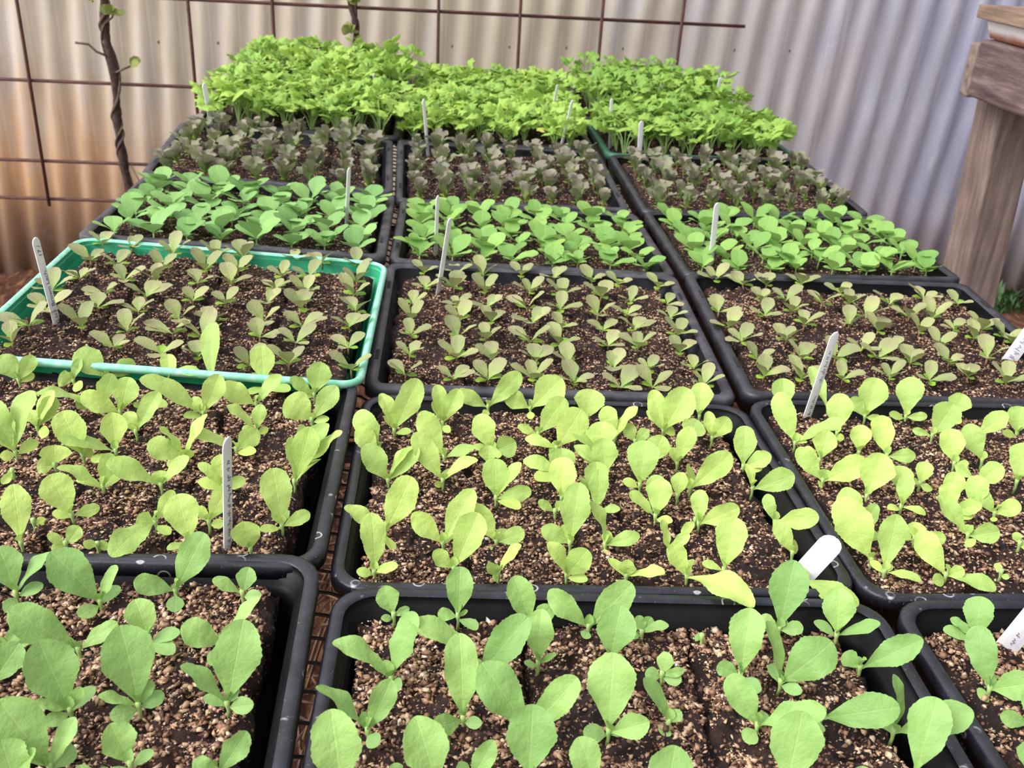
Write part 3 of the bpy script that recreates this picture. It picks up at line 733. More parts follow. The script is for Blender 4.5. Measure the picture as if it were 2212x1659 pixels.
def build_tags():
    B = build_tag
    B([-0.406, 0.4065, 0.002], [-0.412, 0.404, 0.090], (0.981, -0.184, 0.062), 'white plant label with handwriting at the left side of the green tray', .011, 'text')
    B([-0.1853, 0.066, -0.0065], [-0.1797, 0.0674, 0.0815], (0.966, -0.252, -0.057), 'white handwritten plant label at the front of the left lime lettuce tray', .012, 'scrawl')
    B([0.2799, 0.2886, -0.0257], [0.2886, 0.2847, 0.0678], (0.524, -0.848, -0.084), 'white handwritten plant label at the back left of the right lime lettuce tray', .012, 'scrawl')
    B([0.1934, 0.0576, -0.0224], [0.2106, 0.0488, 0.0225], (-0.500, -0.865, 0.022), 'broad blank white label tilted over in the front right corner of the middle lime tray', .0155, None)
    B([0.5384, 0.4171, -0.0226], [0.5583, 0.4037, 0.0599], (-0.260, -0.961, -0.093), 'broad white handwritten label in the front right bronze tray, at the picture edge', .0150, 'scrawl', mark=1.3)
    B([0.3025, -0.0138, -0.0198], [0.3188, -0.0268, 0.0626], (-0.235, -0.966, -0.106), 'broad white label among green seedlings at the lower right picture edge', .0150, 'scrawl', sink=.012, mark=.5)
    B([-0.0506, 0.5724, -0.024], [-0.0386, 0.5723, 0.0685], (0.901, -0.418, -0.117), 'thin white plant label at the back left of the middle bronze lettuce tray', .012)
    B([-0.0534, 0.702, -0.023], [-0.0522, 0.702, 0.0561], (0.940, -0.340, -0.014), 'thin upright white label in the left part of the middle round-leaved tray', .012)
    B([-0.1681, 0.7555, -0.0104], [-0.1628, 0.756, 0.072], (0.957, -0.283, -0.060), 'thin white label in the right part of the left round-leaved tray', .012)
    B([0.2933, 0.6889, -0.0225], [0.2899, 0.6899, 0.0623], (0.679, -0.733, 0.036), 'white plant label at the left of the right round-leaved tray', .012)
    B([0.2907, 1.1822, -0.0105], [0.2876, 1.1829, 0.0587], (0.651, -0.758, 0.037), 'white label at the back left corner of the right purplish seedling tray', .012)
    B([-0.4231, 1.195, 0.0096], [-0.4306, 1.1933, 0.088], (0.924, -0.374, 0.080), 'white label between the herbs and the left purplish seedling tray', .012)
    B([-.428, 1.60, .0], [-.436, 1.60, .074], (0.906, -0.413, 0.098), 'white label at the far left edge of the left herb seedlings', .012)
    B([-.178, 1.49, .0], [-.176, 1.49, .066], (0.960, -0.279, -0.029), 'thin white label in the right half of the left herb seedlings', .012)
    B([-.068, 1.17, -.012], [-.077, 1.17, .082], (0.934, -0.346, 0.089), 'thin white label at the back left of the middle purplish seedling tray', .012)
    B([.162, 1.42, -.01], [.170, 1.42, .072], (0.864, -0.496, -0.084), 'thin leaning white label in the back half of the middle herb seedlings', .012)
    B([.157, 1.215, -.012], [.173, 1.215, .082], (0.855, -0.498, -0.146), 'thin leaning white label at the front right corner of the middle herb seedlings', .012)
    B([.259, 1.30, -.01], [.254, 1.30, .072], (0.828, -0.559, 0.050), 'thin white label at the left edge of the right herb seedlings', .012)
    B([.522, 1.58, -.01], [.524, 1.58, .073], (0.694, -0.720, -0.017), 'white label at the back right of the right herb seedlings', .012)

# ------------------------------------------------------------------ seedlings
HYP = .007
def big_plants():
    per = {}
    for ln in PLANTS.strip().split('\n'):
        p = ln.split(); tr = p[0]; b = [int(v)*1e-4 for v in p[1].split(',')]
        lv = []
        for s_ in p[2:]:
            a = [int(v) for v in s_[1:].split(',')]
            lv.append((s_[0], np.array(a[:3])*1e-4, a[3]*1e-4, np.array(a[4:7])*.01))
        per.setdefault(tr, []).append((b, lv))
    return per
def rank(tr, pts, ncy):
    """row (from the front) and place in the row (from the left) of each point of a tray, in tray coordinates"""
    inv = tmat(tr).inverted(); D = TRAYS[tr][6]; loc = [inv @ Vector(p) for p in pts]
    rows = [min(ncy-1, max(0, int((l.y+D/2-.028)/(D-.056)*ncy))) for l in loc]
    ids = sorted(set(rows)); res = [None]*len(pts)
    for ri_, q in enumerate(ids):
        m = sorted([i for i in range(len(pts)) if rows[i] == q], key=lambda i: loc[i].x)
        for c_, i in enumerate(m): res[i] = (ri_, len(ids), c_, len(m))
    return res
def pos_words(rk):
    r_, nr, c_, nc = rk
    rw = f'{ORD[r_+1]} row' if r_ < nr-1 or nr == 1 else 'back row'
    if r_ == 0: rw = 'front row'
    cw = 'leftmost' if c_ == 0 else ('rightmost' if c_ == nc-1 else f'{ORD[c_+1]} from left')
    return cw, rw
def build_big():
    r = np.random.default_rng(11)
    per = big_plants()
    for tr, lst in per.items():
        row = tr[1]; lime = row == '2'
        lm, cm = (M['leaf_lime'], M['cot_lime']) if lime else (M['leaf_green'], M['cot_green'])
        rk = rank(tr, [b for b, _ in lst], 6)
        sizes = [max([np.linalg.norm(l[1]) for l in lv]) for _, lv in lst]
        for (b, lv), k_, sz in zip(lst, rk, sizes):
            base = empty('lettuce_seedling', (b[0], b[1], b[2]-HYP))
            nl = sum(1 for l in lv if l[0] == 'l')
            sw = 'tiny' if sz < .018 else ('small' if sz < .028 else ('medium' if sz < .038 else 'large'))
            cw, rw = pos_words(k_)
            nm = {'1':'green-seedling','2':'lime-seedling'}[row]
            tag(base, f'{sw} {"lime" if lime else "mid-green"} lettuce seedling, {cw}, {rw} of {SIDE[tr[0]]} {nm} tray', 'seedling',
                f'{"lime" if lime else "green"} lettuce seedlings in the {SIDE[tr[0]]} {"second-row" if lime else "front"} tray')
            MB().tube([(0, 0, -.003), (.0004, 0, HYP*.5), (0, 0, HYP), (0, .0002, HYP+.003)], [.0011, .0010, .0014, .0016], 7).build('stem', M['stem'], base, True)
            # cotyledons the list does not give are small, low and at the back
            for k, tip, w_, n in lv:
                L = float(np.linalg.norm(tip))
                if k == 'l':
                    V, F, U = leaf_arrays(L*1.02, w_, 'obovate', r.uniform(.03, .11), r.uniform(.02, .26), r.uniform(.015, .05), r.uniform(0, 6), 34, 9, r.uniform(-.3, .3), r.uniform(-.03, .10), r.uniform(.04, .075))
                else:
                    V, F, U = leaf_arrays(L, w_, 'spoon', r.uniform(.05, .14), .05, .0, 0, 10, 7)
                V = orient(V, tip, n); V[:, 2] += HYP*(1.0 if k == 'l' else .72)
                # the lower side of a leaf may not pass into the mix
                V[:, 2] = np.maximum(V[:, 2], .0012)
                o = obj('leaf' if k == 'l' else 'cotyledon', np_mesh('leaf' if k == 'l' else 'cotyledon', V, F, lm if k == 'l' else cm, U), base)
            if nl and sz > .02:   # the folded heart leaf
                a = r.uniform(0, 2*pi); V, F, U = leaf_arrays(.009, .006, 'obovate', .1, .5, .03, 1, 9, 5)
                V = orient(V, (.3*cos(a), .3*sin(a), 1), (cos(a+pi), sin(a+pi), .2)); V[:, 2] += HYP
                obj('leaf', np_mesh('leaf', V, F, lm, U), base)

def make_proto(name, leaves, mats_, stemh, stem_r, stem_mat, seed):
    """leaves: list of (part, azimuth, elevation, length, width, kind, matkey, bow, cup)"""
    root = empty(name); r = np.random.default_rng(seed)
    MB().tube([(0, 0, -.003), (0, 0, stemh)], [stem_r, stem_r*.9], 6).build('stem', M[stem_mat], root, True)
    for part, az, el, L, W_, kd, mk, bow, cup in leaves:
        V, F, U = leaf_arrays(L, W_, kd, bow, cup, .02, r.uniform(0, 6), 9, 7)
        V = orient(V, (cos(az)*cos(el), sin(az)*cos(el), sin(el)), (-cos(az)*sin(el), -sin(az)*sin(el), cos(el))); V[:, 2] += stemh
        V[:, 2] = np.maximum(V[:, 2], .0008)
        obj(part, np_mesh(part, V, F, M[mk], U), root)
    return root
def children(o): return CH.get(o.name, [])
CH = {}
used = set()
def place(proto, loc, rz, s, label, group):
    kids = CH.setdefault(proto.name, [c for c in proto.children])
    if proto.name in used:
        o = proto.copy(); COL.objects.link(o)
        for c in kids:
            d = c.copy(); COL.objects.link(d); d.parent = o
    else:
        used.add(proto.name); o = proto
    o.location = loc; o.rotation_euler = (RNG.normal(0, .05), RNG.normal(0, .05), rz); o.scale = (s, s, s*RNG.uniform(.9, 1.1))
    tag(o, label, 'seedling', group)
    return o

def build_bronze():
    r = np.random.default_rng(21); protos = []
    for i in range(9):
        lv = []; a0 = r.uniform(0, 6)
        n = 3 if i % 3 else 4
        for j in range(n):
            a = a0+j*(2*pi/n)+r.normal(0, .35); L = r.uniform(.021, .028)*(1 if j < 3 else .7)
            lv.append(('leaf', a, r.uniform(.30, .85), L, L*r.uniform(.56, .68), 'obovate', 'leaf_bronze', .06, .12))
        for j in range(2):
            lv.append(('cotyledon', a0+.9+pi*j+r.normal(0, .2), r.uniform(.1, .3), .0125, .0082, 'spoon', 'cot_bronze', .1, .05))
        protos.append(make_proto('bronze_lettuce_seedling', lv, None, .005, .0009, 'stem_red', i))
    for tr, pts in BRONZE.items():
        P = [tmat(tr) @ Vector((a*.001, b*.001, -SOILD['3']+.0005)) for a, b in pts]
        for p, k_ in zip(P, rank(tr, P, 7)):
            cw, rw = pos_words(k_)
            nm = {'L3':'the green plastic tray', 'M3':'the middle bronze lettuce tray', 'R3':'the right bronze lettuce tray'}[tr]
            place(protos[r.integers(9)], p, r.uniform(0, 6.28), r.uniform(.85, 1.12), f'small bronze lettuce seedling, {cw}, {rw} of {nm}', f'bronze lettuce seedlings in {nm}')

def grid(r, tr, ncx, ncy, jit, inset=.034, drop=0.0):
    D = TRAYS[tr][6]; out = []
    for j in range(ncy):
        for i in range(ncx):
            if r.uniform() < drop: continue
            x = (-TW/2+inset)+(TW-2*inset)*(i+.0)/(ncx-1)+r.normal(0, jit); y = (-D/2+inset)+(D-2*inset)*j/(ncy-1)+r.normal(0, jit)
            x = min(max(x, -TW/2+inset-.003), TW/2-inset+.003); y = min(max(y, -D/2+inset-.003), D/2-inset+.003)
            out.append((x, y))
    return out
def build_round():
    r = np.random.default_rng(31)
    for key, trs in (('leaf_blue', ['L4']), ('leaf_round', ['M4', 'R4'])):
        protos = []
        for i in range(7):
            lv = []; a0 = r.uniform(0, 6); s = 1.12 if key == 'leaf_blue' else 1.0
            for j in range(4 if i % 2 else 3):
                a = a0+j*(2*pi/(4 if i % 2 else 3))+r.normal(0, .3); L = r.uniform(.025, .033)*s*(1 if j < 3 else .7)
                lv.append(('leaf', a, r.uniform(.35, .85), L, L*r.uniform(.68, .82), 'spoon', key, .08, .06))
            for j in range(2): lv.append(('cotyledon', a0+.7+pi*j, .25, .012, .009, 'spoon', key, .1, .05))
            protos.append(make_proto('round_leaved_seedling', lv, None, .007, .0010, 'stem', i+50))
        for tr in trs:
            pts = grid(r, tr, 8, 7, .0025)
            P = [tmat(tr) @ Vector((a, b, -SOILD['4']+.0005)) for a, b in pts]
            for p, k_ in zip(P, rank(tr, P, 7)):
                cw, rw = pos_words(k_)
                c_ = 'cool green' if tr == 'L4' else 'bright green'
                place(protos[r.integers(7)], p, r.uniform(0, 6.28), r.uniform(.85, 1.12), f'{c_} round-leaved seedling, {cw}, {rw} of the {SIDE[tr[0]]} round-leaved tray', f'round-leaved seedlings in the {SIDE[tr[0]]} fourth-row tray')

def build_oak():
    r = np.random.default_rng(41); meshes = []
    for i in range(9):
        lb = LeafBunch(); a0 = r.uniform(0, 6); n = r.integers(4, 7)
        for j in range(n):
            a = a0+j*2.4; L = r.uniform(.029, .042); el = r.uniform(.75, 1.4)
            V, F, U = leaf_arrays(L, L*r.uniform(.40, .56), 'oak', .08, .10, .07, r.uniform(0, 6), 20, 7, r.uniform(-.5, .5), r.uniform(-.02, .10))
            V = orient(V, (cos(a)*cos(el), sin(a)*cos(el), sin(el)), (-cos(a)*sin(el), -sin(a)*sin(el), cos(el))); V[:, 2] += .004; lb.add(V, F, U, 0)
        for j in range(2):
            a = a0+.6+pi*j; V, F, U = leaf_arrays(.011, .007, 'spoon', .1, .05, 0, 0, 7, 5)
            V = orient(V, (cos(a), sin(a), .35), (-cos(a)*.35, -sin(a)*.35, 1)); V[:, 2] += .004; lb.add(V, F, U, 1)
        lb.tube([(0, 0, -.003), (0, 0, .007)], .0012, 2, 5)
        meshes.append(lb.mesh('oakleaf_lettuce_seedling', [M['leaf_oak'], M['cot_bronze'], M['stem_red']]))
    for tr in ('L5', 'M5', 'R5'):
        pts = grid(r, tr, 8, 6, .003)
        P = [tmat(tr) @ Vector((a, b, -SOILD['5']+.0005)) for a, b in pts]
        for p, k_ in zip(P, rank(tr, P, 6)):
            cw, rw = pos_words(k_)
            o = obj('oakleaf_lettuce_seedling', meshes[r.integers(9)]); o.location = p; o.rotation_euler = (r.normal(0, .06), r.normal(0, .06), r.uniform(0, 6.28)); s = r.uniform(.82, 1.1)*(1.0 if tr != 'R5' else .92); o.scale = (s, s, s)
            tag(o, f'purplish frilly lettuce seedling, {cw}, {rw} of the {SIDE[tr[0]]} fifth-row tray', 'seedling', f'purplish frilly lettuce seedlings in the {SIDE[tr[0]]} fifth-row tray')

def leaflet(lb, c, d, n, s, rs, m):
    """a rounded leaflet with cut lobes"""
    K = 17; th = np.linspace(-2.55, 2.55, K)
    rad = .5*(1+.20*np.cos(th*5.2)+.09*np.sin(th*9+rs))
    pts = np.stack([rad*np.sin(th), .5+rad*np.cos(th), np.zeros(K)], 1)
    mid = np.stack([.5*rad*np.sin(th), .5+.5*rad*np.cos(th), np.full(K, .10)], 1)
    V = np.concatenate([[[0, 0, 0]], [[0, .5, .13]], mid, pts*[1, 1, 1]]); V[2+K:, 2] = .03*np.sin(th*4+rs)-.03
    F = [(1, 2+i, 2+i+1, 1) for i in range(K-1)]
    Fq = [(2+i, 2+K+i, 2+K+i+1, 2+i+1) for i in range(K-1)]
    base = [(0, 2+K-1, 1, 2)]
    F = np.array([(1, 2+i+1, 2+i, 2+i) for i in range(0)] + Fq + base)
    U = np.stack([V[:, 0]*.9+.5, np.clip(V[:, 1], 0, 1)], 1)
    W_ = orient(V*s, d, n)+np.array(c); lb.add(W_, F, U, m)
    tri = np.array([(1, 2+i+1, 2+i, 2+i) for i in range(K-1)])
    return W_, tri
def herb_mesh(r, h, mats, yellow):
    V_ = LeafBunch(); tris = []
    n = r.integers(5, 8); a0 = r.uniform(0, 6)
    for j in range(n):
        a = a0+j*2.4; lean = r.uniform(.12, .55); hh = h*r.uniform(.55, 1.0)
        p0 = np.array((0, 0, -.002)); p1 = np.array((cos(a)*hh*lean*.35, sin(a)*hh*lean*.35, hh*.55)); p2 = np.array((cos(a)*hh*lean, sin(a)*hh*lean, hh))
        V_.tube([p0, p1, p2], [.0011, .0009, .0006], 2, 5)
        s = r.uniform(.018, .026); m = 1 if r.uniform() < yellow else 0
        for da in (0, 1.5, -1.5):
            b = a+da; d = np.array((cos(b), sin(b), r.uniform(-.3, .9))); nn = np.array((r.normal(0, .5), r.normal(-.25, .5), 1))
            st = p2+d*.003
            W_, tri = leaflet(V_, st, d, nn, s*(1 if da == 0 else .85), r.uniform(0, 6), m)
            # inner fan as quads with a shared centre: split each wedge through its own midpoint
            K = 17; cen = W_[1]; ringv = W_[2:2+K]
            VV = np.concatenate([[cen], ringv]); FF = np.array([(0, i+1, i+2, i+3) for i in range(0, K-2, 2)])
            V_.add(VV, FF, np.full((len(VV), 2), .35), m)
    return V_.mesh('herb_seedling', mats)
def build_herbs():
    r = np.random.default_rng(51)
    H = {'L6':.058,'L7':.066,'M6':.042,'M7':.040,'R6':.050,'R7':.066}
    lib = {}
    for tr in ('L6', 'L7', 'M6', 'M7', 'R6', 'R7'):
        mk = 'leaf_herb_dark' if tr in ('R7', 'R6') else 'leaf_herb'
        ms = [herb_mesh(r, H[tr], [M[mk], M['leaf_yellow'], M['stem']], {'L6':.05,'L7':.02,'M6':.06,'M7':.08}.get(tr, .02)) for _ in range(5)]
        pts = grid(r, tr, 8, 6, .004, .034, .10 if tr == 'M7' else .03)
        P = [tmat(tr) @ Vector((a, b, -SOILD['6']+.0005)) for a, b in pts]
        for p, k_ in zip(P, rank(tr, P, 6)):
            cw, rw = pos_words(k_)
            o = obj('herb_seedling', ms[r.integers(5)]); o.location = p; o.rotation_euler = (r.normal(0, .07), r.normal(0, .07), r.uniform(0, 6.28)); s = r.uniform(.9, 1.18); o.scale = (s, s, s)
            where = 'nearer' if tr[1] == '6' else 'farther'
            tag(o, f'bright green lobed-leaf herb seedling, {cw}, {rw} of the {where} {SIDE[tr[0]]} herb tray', 'seedling', f'herb seedlings in the {where} {SIDE[tr[0]]} herb tray')

